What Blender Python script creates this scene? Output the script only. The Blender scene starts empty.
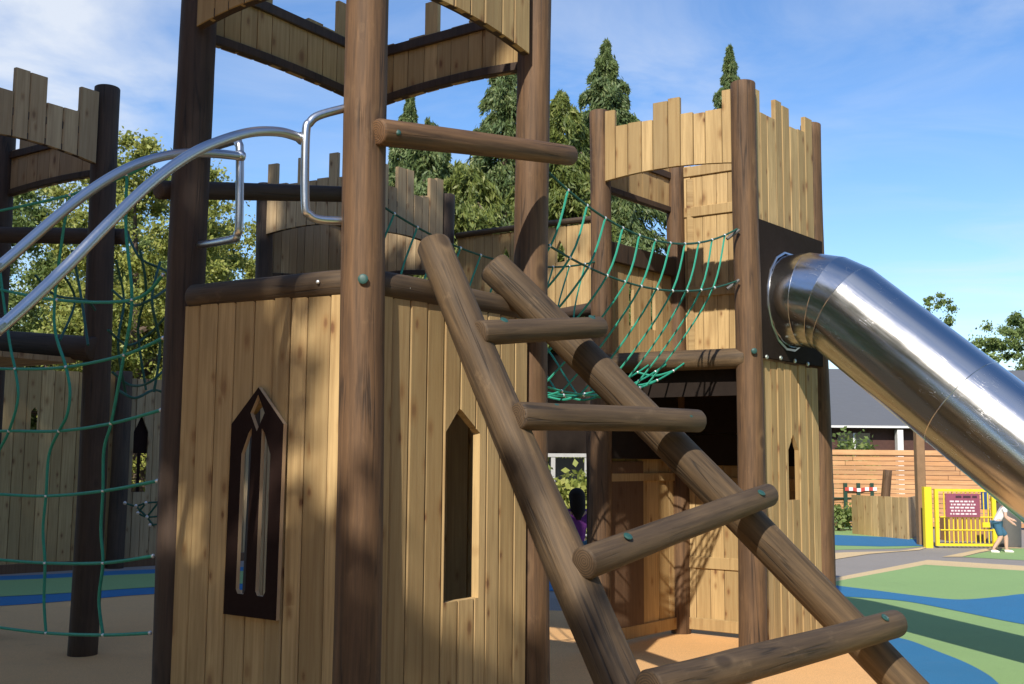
import bpy, bmesh, math, random
import numpy as np
from mathutils import Vector, Matrix, noise as mnoise

S = bpy.context.scene
COL = S.collection
random.seed(7)
PI = math.pi

# ------------------------------------------------------------------ camera
F = 1080.0
PITCH = math.atan(116 / F)
CAMZ = 1.5
cd = bpy.data.cameras.new('camera')
cam = bpy.data.objects.new('camera', cd)
COL.objects.link(cam)
cam.location = (0, 0, CAMZ)
ROLL = .008
cam.rotation_mode = 'QUATERNION'
cam.rotation_quaternion = (Matrix.Rotation(PI / 2 + PITCH, 3, 'X') @ Matrix.Rotation(ROLL, 3, 'Z')).to_quaternion()
cd.sensor_width = 36
cd.lens = 36 * F / 1024
cd.clip_start = 0.05
cd.clip_end = 3000
S.camera = cam
SP, CP = math.sin(PITCH), math.cos(PITCH)

def ray(px, py):
    u0, v0 = (px - 512) / F, (342 - py) / F
    cr, sr = math.cos(ROLL), math.sin(ROLL)
    u, v = u0 * cr - v0 * sr, u0 * sr + v0 * cr
    return u, CP - v * SP, SP + v * CP

def at(px, py, Y):
    """the point seen at a photo position, Y metres ahead"""
    u, d, w = ray(px, py)
    return Vector((u * Y / d, Y, CAMZ + w * Y / d))

def gp(px, py, z=0.0):
    """the ground point seen at a photo position"""
    u, d, w = ray(px, py)
    k = (z - CAMZ) / w
    return Vector((u * k, d * k, z))

# ------------------------------------------------------------------ node helpers
def new_mat(name, rough=0.7, color=(0.5, 0.5, 0.5), metal=0.0):
    m = bpy.data.materials.new(name)
    m.use_nodes = True
    nt = m.node_tree
    b = nt.nodes['Principled BSDF']
    b.inputs['Roughness'].default_value = rough
    b.inputs['Base Color'].default_value = (*color, 1)
    b.inputs['Metallic'].default_value = metal
    return m, nt, b

def nd(nt, typ, ins=None, **attrs):
    n = nt.nodes.new(typ)
    for k, v in attrs.items():
        setattr(n, k, v)
    for k, v in (ins or {}).items():
        s = n.inputs[k]
        if isinstance(v, bpy.types.NodeSocket):
            nt.links.new(v, s)
        else:
            if s.type == 'RGBA' and hasattr(v, '__len__') and len(v) == 3:
                v = (*v, 1)
            s.default_value = v
    return n

def math_(nt, op, a, b=0.0, c=0.0, clamp=False):
    n = nd(nt, 'ShaderNodeMath', {0: a, 1: b, 2: c}, operation=op)
    n.use_clamp = clamp
    return n.outputs[0]

def mapr(nt, v, a, b, c=0.0, d=1.0, smooth=False):
    n = nd(nt, 'ShaderNodeMapRange', {'Value': v, 'From Min': a, 'From Max': b, 'To Min': c, 'To Max': d})
    n.interpolation_type = 'SMOOTHSTEP' if smooth else 'LINEAR'
    return n.outputs[0]

def mix(nt, f, a, b, blend='MIX'):
    n = nt.nodes.new('ShaderNodeMix')
    n.data_type = 'RGBA'
    n.blend_type = blend
    for idx, v in ((0, f), (6, a), (7, b)):
        s = n.inputs[idx]
        if isinstance(v, bpy.types.NodeSocket):
            nt.links.new(v, s)
        else:
            s.default_value = (*v, 1) if hasattr(v, '__len__') and len(v) == 3 else v
    return n.outputs[2]

def vscale(nt, vec, sc, off=None):
    n = nd(nt, 'ShaderNodeVectorMath', {0: vec, 1: sc}, operation='MULTIPLY').outputs[0]
    if off is not None:
        n = nd(nt, 'ShaderNodeVectorMath', {0: n, 1: off}, operation='ADD').outputs[0]
    return n

def noise(nt, vec, scale, detail=4, rough=0.55, dist=0.0):
    n = nd(nt, 'ShaderNodeTexNoise', {'Vector': vec, 'Scale': scale, 'Detail': detail, 'Roughness': rough, 'Distortion': dist})
    return n.outputs['Fac']

def bump(nt, b, h, strength, dist=0.01):
    n = nd(nt, 'ShaderNodeBump', {'Height': h, 'Strength': strength, 'Distance': dist})
    nt.links.new(n.outputs[0], b.inputs['Normal'])

# ------------------------------------------------------------------ materials
def plank_material(name, c_a, c_b, c_knot, grey=0.0, knots=True, axis='z'):
    m, nt, b = new_mat(name, 0.75)
    tc = nd(nt, 'ShaderNodeTexCoord').outputs['Object']
    rnd = nd(nt, 'ShaderNodeAttribute', attribute_name='rnd').outputs['Fac']
    oi = nd(nt, 'ShaderNodeObjectInfo').outputs['Random']
    r2 = math_(nt, 'FRACT', math_(nt, 'MULTIPLY', rnd, 17.31))
    off = nd(nt, 'ShaderNodeCombineXYZ', {0: math_(nt, 'MULTIPLY', rnd, 31.7), 1: math_(nt, 'MULTIPLY', oi, 23.1), 2: math_(nt, 'MULTIPLY', r2, 19.0)}).outputs[0]
    long_ = (1, 1, .035) if axis == 'z' else (.035, 1, 1)
    g1 = noise(nt, vscale(nt, tc, long_, off), 55, 5, .6, .4)
    mid = (1, 1, .12) if axis == 'z' else (.12, 1, 1)
    g2 = noise(nt, vscale(nt, tc, mid, off), 11, 3, .5, .8)
    g3 = noise(nt, vscale(nt, tc, (1, 1, .5), off), 2.3, 3)
    col = mix(nt, rnd, c_a, c_b)
    col = mix(nt, mapr(nt, r2, .5, 1, 0, .6 + grey * .3), col, (c_a[0] * .62, c_a[1] * .66, c_a[2] * .72))
    col = mix(nt, mapr(nt, g1, .4, .7, 0, .52), col, (c_a[0] * .55, c_a[1] * .45, c_a[2] * .36))
    col = mix(nt, mapr(nt, g2, .5, .75, 0, .45), col, (c_a[0] * .62, c_a[1] * .55, c_a[2] * .5))
    col = mix(nt, mapr(nt, g3, .45, .75, 0, .35 + grey), col, (c_a[0] * .6, c_a[1] * .62, c_a[2] * .66))
    h = g1
    if knots:
        sx = nd(nt, 'ShaderNodeSeparateXYZ', {0: tc})
        kv = nd(nt, 'ShaderNodeCombineXYZ', {0: math_(nt, 'ADD', math_(nt, 'MULTIPLY', sx.outputs[0], 7.5), math_(nt, 'MULTIPLY', rnd, 31.7)), 1: math_(nt, 'ADD', math_(nt, 'MULTIPLY', sx.outputs[2], 3.6), math_(nt, 'MULTIPLY', r2, 19.0)), 2: 0.0}).outputs[0]
        v = nd(nt, 'ShaderNodeTexVoronoi', {'Vector': kv, 'Scale': 1.0}, voronoi_dimensions='2D')
        dist = math_(nt, 'ADD', v.outputs['Distance'], mapr(nt, noise(nt, tc, 90, 2), 0, 1, -.03, .03))
        pres = mapr(nt, nd(nt, 'ShaderNodeSeparateColor', {0: v.outputs['Color']}).outputs[0], .32, .37)
        ksz = mapr(nt, nd(nt, 'ShaderNodeSeparateColor', {0: v.outputs['Color']}).outputs[1], 0, 1, .65, 1.5)
        dist = math_(nt, 'MULTIPLY', dist, ksz)
        halo = math_(nt, 'MULTIPLY', mapr(nt, dist, .05, .26, .5, 0, True), pres)
        core = math_(nt, 'MULTIPLY', mapr(nt, dist, .03, .12, .95, 0, True), pres)
        core = math_(nt, 'MULTIPLY', core, mapr(nt, nd(nt, 'ShaderNodeSeparateColor', {0: v.outputs['Color']}).outputs[2], 0, 1, .3, 1))
        col = mix(nt, halo, col, (c_a[0] * .62, c_a[1] * .45, c_a[2] * .3))
        col = mix(nt, core, col, c_knot)
        h = math_(nt, 'SUBTRACT', h, math_(nt, 'MULTIPLY', core, .4))
    nt.links.new(col, b.inputs['Base Color'])
    bump(nt, b, h, .35, .004)
    return m

def log_material(name, dark, light, worn, wornf=.35):
    m, nt, b = new_mat(name, 0.72)
    tcn = nd(nt, 'ShaderNodeTexCoord')
    tc = tcn.outputs['Object']
    oi = nd(nt, 'ShaderNodeObjectInfo').outputs['Random']
    off = nd(nt, 'ShaderNodeCombineXYZ', {0: math_(nt, 'MULTIPLY', oi, 37.0), 1: math_(nt, 'MULTIPLY', oi, 11.0), 2: math_(nt, 'MULTIPLY', oi, 91.0)}).outputs[0]
    g1 = noise(nt, vscale(nt, tc, (1, 1, .05), off), 48, 5, .62, .3)
    g2 = noise(nt, vscale(nt, tc, (1, 1, .3), off), 6, 4, .55)
    crk = noise(nt, vscale(nt, tc, (1, 1, .035), off), 22, 2, .4, .5)
    crack = mapr(nt, math_(nt, 'ABSOLUTE', math_(nt, 'SUBTRACT', crk, .5)), .0, .03, 1, 0)
    crack = math_(nt, 'MULTIPLY', crack, mapr(nt, g2, .48, .6))
    wn = noise(nt, vscale(nt, tc, (1, 1, .55), off), 9, 5, .7)
    col = mix(nt, mapr(nt, g1, .3, .7), dark, light)
    col = mix(nt, mapr(nt, g2, .4, .7, 0, .6), col, (dark[0] * .8, dark[1] * .75, dark[2] * .7))
    col = mix(nt, mapr(nt, wn, .6, .75, 0, wornf), col, worn)
    kv = nd(nt, 'ShaderNodeTexVoronoi', {'Vector': vscale(nt, tc, (4, 4, 2.4), off), 'Scale': 1.0})
    kp = mapr(nt, nd(nt, 'ShaderNodeSeparateColor', {0: kv.outputs['Color']}).outputs[0], .45, .5)
    kc = math_(nt, 'MULTIPLY', mapr(nt, kv.outputs['Distance'], .07, .16, 1, 0, True), kp)
    kr = math_(nt, 'MULTIPLY', mapr(nt, kv.outputs['Distance'], .12, .26, .2, 0, True), kp)
    col = mix(nt, kr, col, worn)
    col = mix(nt, math_(nt, 'MULTIPLY', kc, .75), col, (dark[0] * .6, dark[1] * .55, dark[2] * .5))
    col = mix(nt, math_(nt, 'MULTIPLY', crack, .85), col, (dark[0] * .25, dark[1] * .25, dark[2] * .25))
    # growth rings on sawn ends
    nz = math_(nt, 'ABSOLUTE', nd(nt, 'ShaderNodeSeparateXYZ', {0: tcn.outputs['Normal']}).outputs[2])
    rr = nd(nt, 'ShaderNodeVectorMath', {0: vscale(nt, tc, (1, 1, 0))}, operation='LENGTH').outputs['Value']
    ring = mapr(nt, math_(nt, 'SINE', math_(nt, 'MULTIPLY', math_(nt, 'ADD', rr, mapr(nt, noise(nt, tc, 12, 2), 0, 1, 0, .012)), 620)), -1, 1)
    endc = mix(nt, ring, dark, (light[0] * .9, light[1] * .85, light[2] * .8))
    col = mix(nt, mapr(nt, nz, .8, .95), col, endc)
    nt.links.new(col, b.inputs['Base Color'])
    h = math_(nt, 'SUBTRACT', math_(nt, 'ADD', g1, math_(nt, 'MULTIPLY', g2, .6)), math_(nt, 'MULTIPLY', crack, .9))
    bump(nt, b, h, .45, .006)
    return m

def rubber_material(name, c, var=.26):
    m, nt, b = new_mat(name, 0.9)
    tc = nd(nt, 'ShaderNodeTexCoord').outputs['Object']
    sp = noise(nt, tc, 150, 3, .75)
    lg = noise(nt, tc, .8, 5, .6)
    md = noise(nt, tc, 7, 4, .6)
    col = mix(nt, mapr(nt, sp, .35, .65), tuple(x * (1 - var) for x in c), tuple(min(1, x * (1 + var)) for x in c))
    col = mix(nt, mapr(nt, lg, .45, .75, 0, .3), col, tuple(x * .72 for x in c))
    col = mix(nt, mapr(nt, md, .52, .72, 0, .3), col, tuple(x * .78 + .035 for x in c))
    dk = noise(nt, tc, 2.6, 6, .7)
    col = mix(nt, mapr(nt, dk, .6, .72, 0, .3), col, tuple(x * .55 for x in c))
    nt.links.new(col, b.inputs['Base Color'])
    bump(nt, b, sp, .3, .003)
    return m

def simple(name, c, rough=.6, metal=0.0, var=.12, sc=14, bmp=0.0):
    m, nt, b = new_mat(name, rough, c, metal)
    tc = nd(nt, 'ShaderNodeTexCoord').outputs['Object']
    n1 = noise(nt, tc, sc, 4, .6)
    col = mix(nt, n1, tuple(x * (1 - var) for x in c), tuple(min(1, x * (1 + var)) for x in c))
    nt.links.new(col, b.inputs['Base Color'])
    nt.links.new(mapr(nt, noise(nt, tc, sc * 2.3, 3), .3, .7, max(0, rough - .08), min(1, rough + .08)), b.inputs['Roughness'])
    if bmp:
        bump(nt, b, n1, bmp, .01)
    return m

def leaf_material(name, a, b_, c):
    m, nt, b = new_mat(name, .55)
    rnd = nd(nt, 'ShaderNodeAttribute', attribute_name='rnd').outputs['Fac']
    r2 = math_(nt, 'FRACT', math_(nt, 'MULTIPLY', rnd, 13.7))
    col = mix(nt, rnd, a, b_)
    col = mix(nt, mapr(nt, r2, .7, 1, 0, .8), col, c)
    nt.links.new(col, b.inputs['Base Color'])
    tr = nd(nt, 'ShaderNodeBsdfTranslucent', {'Color': mix(nt, .5, col, c)})
    mx = nd(nt, 'ShaderNodeMixShader', {0: .35, 1: b.outputs[0], 2: tr.outputs[0]})
    nt.links.new(mx.outputs[0], nt.nodes['Material Output'].inputs['Surface'])
    return m

def steel_material(name, rough, axis_z=True, tint=(.62, .62, .63), brushed=.12):
    m, nt, b = new_mat(name, rough, tint, 1.0)
    tc = nd(nt, 'ShaderNodeTexCoord').outputs['Object']
    st = noise(nt, vscale(nt, tc, (1, 1, .03) if axis_z else (.03, 1, 1)), 70, 4, .7)
    sm = noise(nt, tc, 5, 5, .65)
    sc = noise(nt, vscale(nt, tc, (6, 6, 1)), 3, 2, .5, 1.5)
    scr = mapr(nt, math_(nt, 'ABSOLUTE', math_(nt, 'SUBTRACT', sc, .52)), 0, .006, 1, 0)
    scr = math_(nt, 'MULTIPLY', scr, mapr(nt, sm, .5, .62))
    rg = math_(nt, 'ADD', mapr(nt, st, .3, .7, rough - .03, rough + .05), mapr(nt, sm, .4, .75, 0, .04))
    rg = math_(nt, 'ADD', rg, math_(nt, 'MULTIPLY', scr, .25), 0, True)
    nt.links.new(rg, b.inputs['Roughness'])
    col = mix(nt, mapr(nt, sm, .4, .75, 0, .5), tint, tuple(x * .9 for x in tint))
    col = mix(nt, math_(nt, 'MULTIPLY', scr, .3), col, (.8, .78, .74))
    nt.links.new(col, b.inputs['Base Color'])
    bump(nt, b, st, brushed, .002)
    return m

M = {}
M['plank'] = plank_material('pine_boards', (.385, .258, .108), (.575, .40, .185), (.15, .065, .025))
M['plank_old'] = plank_material('weathered_pine_boards', (.37, .26, .14), (.50, .375, .215), (.13, .07, .035), .15)
M['plank_dark'] = plank_material('stained_shadowed_boards', (.13, .07, .035), (.18, .10, .05), (.06, .03, .015))  # dark boards; on the right tower one carries a painted wall shadow
M['slat'] = plank_material('cedar_slats', (.60, .31, .135), (.70, .40, .19), (.3, .12, .05), 0, False, 'x')
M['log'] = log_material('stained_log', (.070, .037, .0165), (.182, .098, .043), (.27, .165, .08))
M['log_dark'] = log_material('dark_stained_shaded_log', (.032, .019, .012), (.07, .042, .026), (.10, .065, .04), .2)  # dark stain of the trims, and the posts' shade put into the colour
M['log_grey'] = log_material('weathered_log', (.046, .029, .0155), (.115, .074, .038), (.20, .138, .078), .4)
M['log_rail'] = log_material('ladder_log', (.050, .031, .0145), (.142, .089, .042), (.26, .172, .09), .42)
M['hdpe'] = simple('dark_brown_plastic', (.020, .011, .009), .75, 0, .2)
M['hdpe_edge'] = simple('cut_plastic_edge', (.5, .36, .22), .6)
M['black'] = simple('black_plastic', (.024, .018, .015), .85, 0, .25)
M['rope'] = simple('green_rope', (.02, .27, .175), .6, 0, .25, 60, .2)
M['rope_dark'] = simple('dark_green_rope', (.012, .085, .06), .65, 0, .25, 60, .2)
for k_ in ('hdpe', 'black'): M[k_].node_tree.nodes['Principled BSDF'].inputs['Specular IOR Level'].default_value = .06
M['clip'] = simple('aluminium_clip', (.72, .74, .74), .35, .6)
M['steel'] = steel_material('brushed_steel', .17, True, (.63, .62, .61), .008)
M['tube'] = steel_material('galvanised_tube', .3, True, (.55, .57, .6), .05)
M['bolt'] = simple('green_bolt_cap', (.02, .075, .065), .5)
M['bolt_metal'] = simple('bolt_metal', (.42, .46, .42), .4, .7)
M['tan'] = rubber_material('tan_rubber', (.68, .385, .155))
M['green'] = rubber_material('green_rubber', (.235, .37, .135))
M['blue'] = rubber_material('blue_rubber', (.018, .15, .315))
M['cream'] = rubber_material('cream_rubber', (.62, .46, .25))
M['grey'] = rubber_material('grey_path', (.27, .245, .22))
M['earth'] = rubber_material('grass_ground', (.09, .14, .04))
M['yellow'] = simple('yellow_paint', (.78, .60, .03), .4)
M['roof'] = simple('grey_roof', (.115, .12, .13), .7, 0, .06, 2)
M['white'] = simple('white_paint', (.75, .74, .72), .5)
M['brick'] = simple('dark_brick', (.075, .032, .024), .8, 0, .35, 8)
M['glass'] = simple('dark_glass', (.02, .03, .03), .06, 0, .2)
M['bark'] = simple('tree_bark', (.10, .07, .05), .9, 0, .4, 9, .6)
M['leaf_y'] = leaf_material('yellow_green_leaf', (.20, .25, .05), (.36, .38, .08), (.50, .48, .15))
M['leaf_d'] = leaf_material('mid_green_leaf', (.11, .17, .045), (.21, .28, .075), (.34, .38, .13))
M['leaf_c'] = leaf_material('conifer_leaf', (.075, .125, .045), (.17, .23, .075), (.29, .32, .12))
M['leaf_c2'] = leaf_material('golden_conifer_leaf', (.10, .14, .03), (.20, .24, .05), (.32, .33, .09))
M['skin'] = simple('skin', (.62, .38, .28), .55, 0, .05)
M['shirt_white'] = simple('white_cloth', (.72, .68, .68), .9, 0, .1, 30)
M['denim'] = simple('blue_denim', (.045, .13, .21), .9, 0, .25, 40)
M['purple'] = simple('purple_cloth', (.16, .03, .22), .9, 0, .2, 30)
M['hair_dark'] = simple('dark_hair', (.012, .008, .007), .95, 0, .3, 40)
M['hair_brown'] = simple('brown_hair', (.08, .045, .02), .5, 0, .3, 40)
M['shoe'] = simple('pale_shoe', (.7, .66, .6), .7)
M['post_brown'] = simple('brown_stained_timber', (.24, .14, .07), .75, 0, .25, 12)
M['pale_grey'] = simple('pale_grey_paint', (.40, .39, .37), .6)
M['sign'] = simple('maroon_sign', (.26, .07, .11), .45)
M['sign_ink'] = simple('pale_sign_ink', (.72, .6, .62), .6)
M['sign_dark'] = simple('dark_sign_ink', (.05, .02, .03), .6)
M['green_paint'] = simple('dark_green_paint', (.015, .05, .03), .5)
M['red'] = simple('red_tape', (.5, .07, .05), .5)
M['blue_paint'] = simple('blue_paint', (.03, .07, .22), .5)
M['grey_metal'] = simple('grey_metal', (.10, .095, .09), .5, 0, .2)
M['orange'] = simple('brown_planter', (.34, .18, .08), .7)

# ------------------------------------------------------------------ mesh helpers
class MB:
    def __init__(s):
        s.v, s.f, s.m, s.r = [], [], [], []
    def add(s, verts, faces, rnd=.5, mi=0, mtx=None):
        k = len(s.v)
        s.v += [tuple((mtx @ Vector(p)) if mtx else p) for p in verts]
        for f in faces:
            s.f.append([i + k for i in f]); s.m.append(mi); s.r.append(rnd)
    def box(s, a, b, rnd=None, mi=0, ch=0.0, mtx=None):
        x0, y0, z0 = a; x1, y1, z1 = b
        s.prism([(x0 + ch, y0), (x1 - ch, y0), (x1, y0 + ch), (x1, y1), (x0, y1), (x0, y0 + ch)] if ch else
                [(x0, y0), (x1, y0), (x1, y1), (x0, y1)], z0, z1, rnd, mi, mtx)
    def prism(s, prof, zb, zt, rnd=None, mi=0, mtx=None):
        n = len(prof)
        fb = zb if callable(zb) else (lambda x: zb)
        ft = zt if callable(zt) else (lambda x: zt)
        vs = [(x, y, fb(x)) for x, y in prof] + [(x, y, ft(x)) for x, y in prof]
        fs = [list(range(n))[::-1], list(range(n, 2 * n))] + [[i, (i + 1) % n, n + (i + 1) % n, n + i] for i in range(n)]
        s.add(vs, fs, random.random() if rnd is None else rnd, mi, mtx)
    def tube(s, pts, r, seg=8, mi=0, rnd=.5, caps=True, closed=False):
        pts = [Vector(p) for p in pts]
        n = len(pts)
        rs = r if hasattr(r, '__len__') else [r] * n
        up = None
        vs, fs = [], []
        for i, p in enumerate(pts):
            t = (pts[min(i + 1, n - 1)] - pts[max(i - 1, 0)])
            if closed:
                t = pts[(i + 1) % n] - pts[i - 1]
            t.normalize()
            if up is None:
                up = Vector((0, 0, 1)) if abs(t.z) < .9 else Vector((1, 0, 0))
            a = t.cross(up)
            if a.length < 1e-4:
                a = t.cross(Vector((1, 0, 0)))
            a.normalize(); b = a.cross(t).normalized(); up = b
            for k in range(seg):
                th = 2 * PI * k / seg
                vs.append(p + (a * math.cos(th) + b * math.sin(th)) * rs[i])
        rng = n if closed else n - 1
        for i in range(rng):
            j = (i + 1) % n
            for k in range(seg):
                k2 = (k + 1) % seg
                fs.append([i * seg + k, i * seg + k2, j * seg + k2, j * seg + k])
        if caps and not closed:
            fs.append(list(range(seg))[::-1]); fs.append([(n - 1) * seg + k for k in range(seg)])
        s.add([tuple(q) for q in vs], fs, rnd, mi)
    def ball(s, c, r, mi=0, rnd=.5, seg=8, rings=6, sq=(1, 1, 1)):
        vs, fs = [], []
        for i in range(rings + 1):
            ph = PI * i / rings
            for k in range(seg):
                th = 2 * PI * k / seg
                vs.append((c[0] + r * sq[0] * math.sin(ph) * math.cos(th), c[1] + r * sq[1] * math.sin(ph) * math.sin(th), c[2] + r * sq[2] * math.cos(ph)))
        for i in range(rings):
            for k in range(seg):
                k2 = (k + 1) % seg
                fs.append([i * seg + k, (i + 1) * seg + k, (i + 1) * seg + k2, i * seg + k2])
        s.add(vs, fs, rnd, mi)
    def build(s, name, mats, parent=None, mtx=None, smooth=False):
        me = bpy.data.meshes.new(name)
        me.from_pydata(s.v, [], s.f)
        mats = mats if isinstance(mats, (list, tuple)) else [mats]
        for m in mats:
            me.materials.append(m)
        me.polygons.foreach_set('material_index', s.m)
        at_ = me.attributes.new('rnd', 'FLOAT', 'FACE')
        at_.data.foreach_set('value', s.r)
        if smooth:
            me.polygons.foreach_set('use_smooth', [True] * len(s.f))
            try:
                me.set_sharp_from_angle(angle=math.radians(40))
            except Exception:
                pass
        me.update()
        o = bpy.data.objects.new(name, me)
        COL.objects.link(o)
        place(o, parent, mtx)
        return o

def wloc(o):
    p = Vector(o.location)
    return p if o.parent is None else p + wloc(o.parent)

ROOTM = {}
def place(o, parent, mtx):
    mtx = mtx or Matrix.Identity(4)
    ROOTM[o.name] = mtx
    if parent is not None:
        o.parent = parent
        o.matrix_local = ROOTM[parent.name].inverted() @ mtx
    else:
        o.matrix_local = mtx

def tag(o, label, cat, group=None):
    o['label'] = label; o['category'] = cat
    if group:
        o['group'] = group
    return o

def thing(name, label, cat, loc, group=None):
    o = bpy.data.objects.new(name, None)
    COL.objects.link(o)
    o.empty_display_size = .1
    place(o, None, Matrix.Translation(Vector(loc)))
    return tag(o, label, cat, group)

def struct(o, kind='structure'):
    o['kind'] = kind
    return o

def axis_matrix(a, b):
    a, b = Vector(a), Vector(b)
    z = (b - a).normalized()
    x = Vector((0, 1, 0)).cross(z)
    if x.length < .05:
        x = Vector((1, 0, 0))
    x.normalize(); y = z.cross(x)
    m = Matrix((x, y, z)).transposed().to_4x4()
    m.translation = a
    return m, (b - a).length

def log(name, a, b, r0, r1, mat, parent=None, seg=20, wob=.035, rnd_end=.012):
    """a peeled pole from a to b: slightly uneven radius and bent axis, eased ends"""
    mtx, L = axis_matrix(a, b)
    sd = random.uniform(0, 100)
    mb = MB()
    n = max(6, int(L / .12))
    zs = [0, rnd_end * .35, rnd_end] + [rnd_end + (L - 2 * rnd_end) * i / n for i in range(1, n)] + [L - rnd_end, L - rnd_end * .35, L]
    vs, fs = [], []
    for i, z in enumerate(zs):
        r = r0 + (r1 - r0) * z / L
        if i in (0, len(zs) - 1): r -= rnd_end
        elif i in (1, len(zs) - 2): r -= rnd_end * .35
        bx = .012 * math.sin(z * 1.1 + sd) ; by = .012 * math.sin(z * .9 + sd * 1.7)
        for k in range(seg):
            th = 2 * PI * k / seg
            q = mnoise.noise(Vector((math.cos(th) * .9 + sd, math.sin(th) * .9, z * 1.4)))
            q2 = mnoise.noise(Vector((math.cos(th) * 3 + sd, math.sin(th) * 3, z * 5)))
            rr = r * (1 + wob * q + wob * .35 * q2)
            vs.append((bx + rr * math.cos(th), by + rr * math.sin(th), z))
    m = len(zs)
    for i in range(m - 1):
        for k in range(seg):
            k2 = (k + 1) % seg
            fs.append([i * seg + k, i * seg + k2, (i + 1) * seg + k2, (i + 1) * seg + k])
    fs.append(list(range(seg))[::-1]); fs.append([(m - 1) * seg + k for k in range(seg)])
    mb.add(vs, fs)
    return mb.build(name, mat, parent, mtx, True)

def face_matrix(p0, p1):
    """local x along p0->p1 (horizontal), local -y towards the right-hand side's outside, z up"""
    p0 = Vector((p0[0], p0[1], 0)); p1 = Vector((p1[0], p1[1], 0))
    x = (p1 - p0).normalized(); z = Vector((0, 0, 1)); y = z.cross(x)
    m = Matrix((x, y, z)).transposed().to_4x4()
    m.translation = p0
    return m, (p1 - p0).length

def boards(name, p0, p1, zb, zt, parent, mat, bw=.12, th=.035, holes=(), y0=0.0, gap=.0055, tops=None, seed=None):
    """vertical boards from p0 to p1; zb, zt floats or functions of x; tops = per-board top heights;
    holes = (xa, xb, apex x, sill z, shoulder z, apex z)"""
    if seed is not None:
        random.seed(seed)
    mtx, L = face_matrix(p0, p1)
    if tops:
        n = len(tops)
    else:
        n = max(1, round(L / bw))
    ws = [random.uniform(.82, 1.18) for _ in range(n)]
    k = L / sum(ws)
    xs = [0]
    for w in ws: xs.append(xs[-1] + w * k)
    fb = zb if callable(zb) else (lambda x: zb)
    mb = MB()
    for i in range(n):
        a, b = xs[i] + gap / 2, xs[i + 1] - gap / 2
        dz = random.uniform(-.006, .006)
        dy = y0 + random.uniform(-.003, .003)
        ft = (lambda x, t=(tops[i] if tops else None), d=dz: (t if t is not None else (zt(x) if callable(zt) else zt)) + d)
        r = random.random()
        cuts = [a, b]
        for h in holes:
            for c in (h[0], h[1], h[2]):
                if a < c < b: cuts.append(c)
        cuts.sort()
        for u, v in zip(cuts[:-1], cuts[1:]):
            if v - u < .0005: continue
            c = .006
            pr = []
            pr += [(u + c, dy), ] if u == a else [(u, dy)]
            pr += [(v - c, dy), (v, dy + c)] if v == b else [(v, dy)]
            pr += [(v, dy + th), (u, dy + th)]
            if u == a: pr += [(u, dy + c)]
            mid = (u + v) / 2
            hole = next((h for h in holes if h[0] - 1e-6 < mid < h[1] + 1e-6), None)
            if hole:
                xa, xb, xc, sill, sh, ap = hole
                def head(x, xa=xa, xb=xb, xc=xc, sh=sh, ap=ap):
                    if x <= xc: return sh + (ap - sh) * max(0, (x - xa)) / (xc - xa)
                    return sh + (ap - sh) * max(0, (xb - x)) / (xb - xc)
                mb.prism(pr, fb, sill, r)
                mb.prism(pr, head, ft, r)
            else:
                mb.prism(pr, fb, ft, r)
    return mb.build(name, mat, parent, mtx)

def beam_between(name, a, b, w, h, mat, parent, up=Vector((0, 0, 1)), arch=0.0, n=1, rnd=.5):
    """a square-sawn beam a->b, optionally arched upwards in the middle"""
    a, b = Vector(a), Vector(b)
    x = (b - a).normalized(); y = up.cross(x).normalized(); z = x.cross(y)
    m = Matrix((x, y, z)).transposed().to_4x4(); m.translation = a
    L = (b - a).length
    mb = MB()
    N = max(n, 1)
    vs, fs = [], []
    for i in range(N + 1):
        t = i / N
        zz = arch * 4 * t * (1 - t)
        c = .004
        for (yy, hh) in ((-w / 2 + c, -h / 2), (w / 2 - c, -h / 2), (w / 2, -h / 2 + c), (w / 2, h / 2 - c), (w / 2 - c, h / 2), (-w / 2 + c, h / 2), (-w / 2, h / 2 - c), (-w / 2, -h / 2 + c)):
            vs.append((t * L, yy, zz + hh))
    for i in range(N):
        for k in range(8):
            k2 = (k + 1) % 8
            fs.append([i * 8 + k, (i + 1) * 8 + k, (i + 1) * 8 + k2, i * 8 + k2])
    fs.append(list(range(8))); fs.append([N * 8 + k for k in range(8)][::-1])
    mb.add(vs, fs, rnd)
    return mb.build(name, mat, parent, m)

def bolt(name, c, nrm, r, mat, parent, h=.012):
    mtx, _ = axis_matrix(c, Vector(c) + Vector(nrm))
    mb = MB()
    mb.tube([(0, 0, 0), (0, 0, h * .5), (0, 0, h * .85), (0, 0, h)], [r, r, r * .8, r * .45], 10)
    return mb.build(name, mat, parent, mtx, True)

def catmull(pts, n=8, closed=False):
    P = [Vector(p) for p in pts]
    out = []
    N = len(P)
    rng = N if closed else N - 1
    for i in range(rng):
        p0 = P[i - 1] if (closed or i > 0) else P[0]
        p1 = P[i]; p2 = P[(i + 1) % N]
        p3 = P[(i + 2) % N] if (closed or i + 2 < N) else P[-1]
        for k in range(n):
            t = k / n
            out.append(.5 * ((2 * p1) + (-p0 + p2) * t + (2 * p0 - 5 * p1 + 4 * p2 - p3) * t * t + (-p0 + 3 * p1 - 3 * p2 + p3) * t ** 3))
    if not closed: out.append(P[-1])
    return out

def V2(p): return Vector((p[0], p[1], 0))
def lift(p, z): return Vector((p[0], p[1], z))

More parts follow.
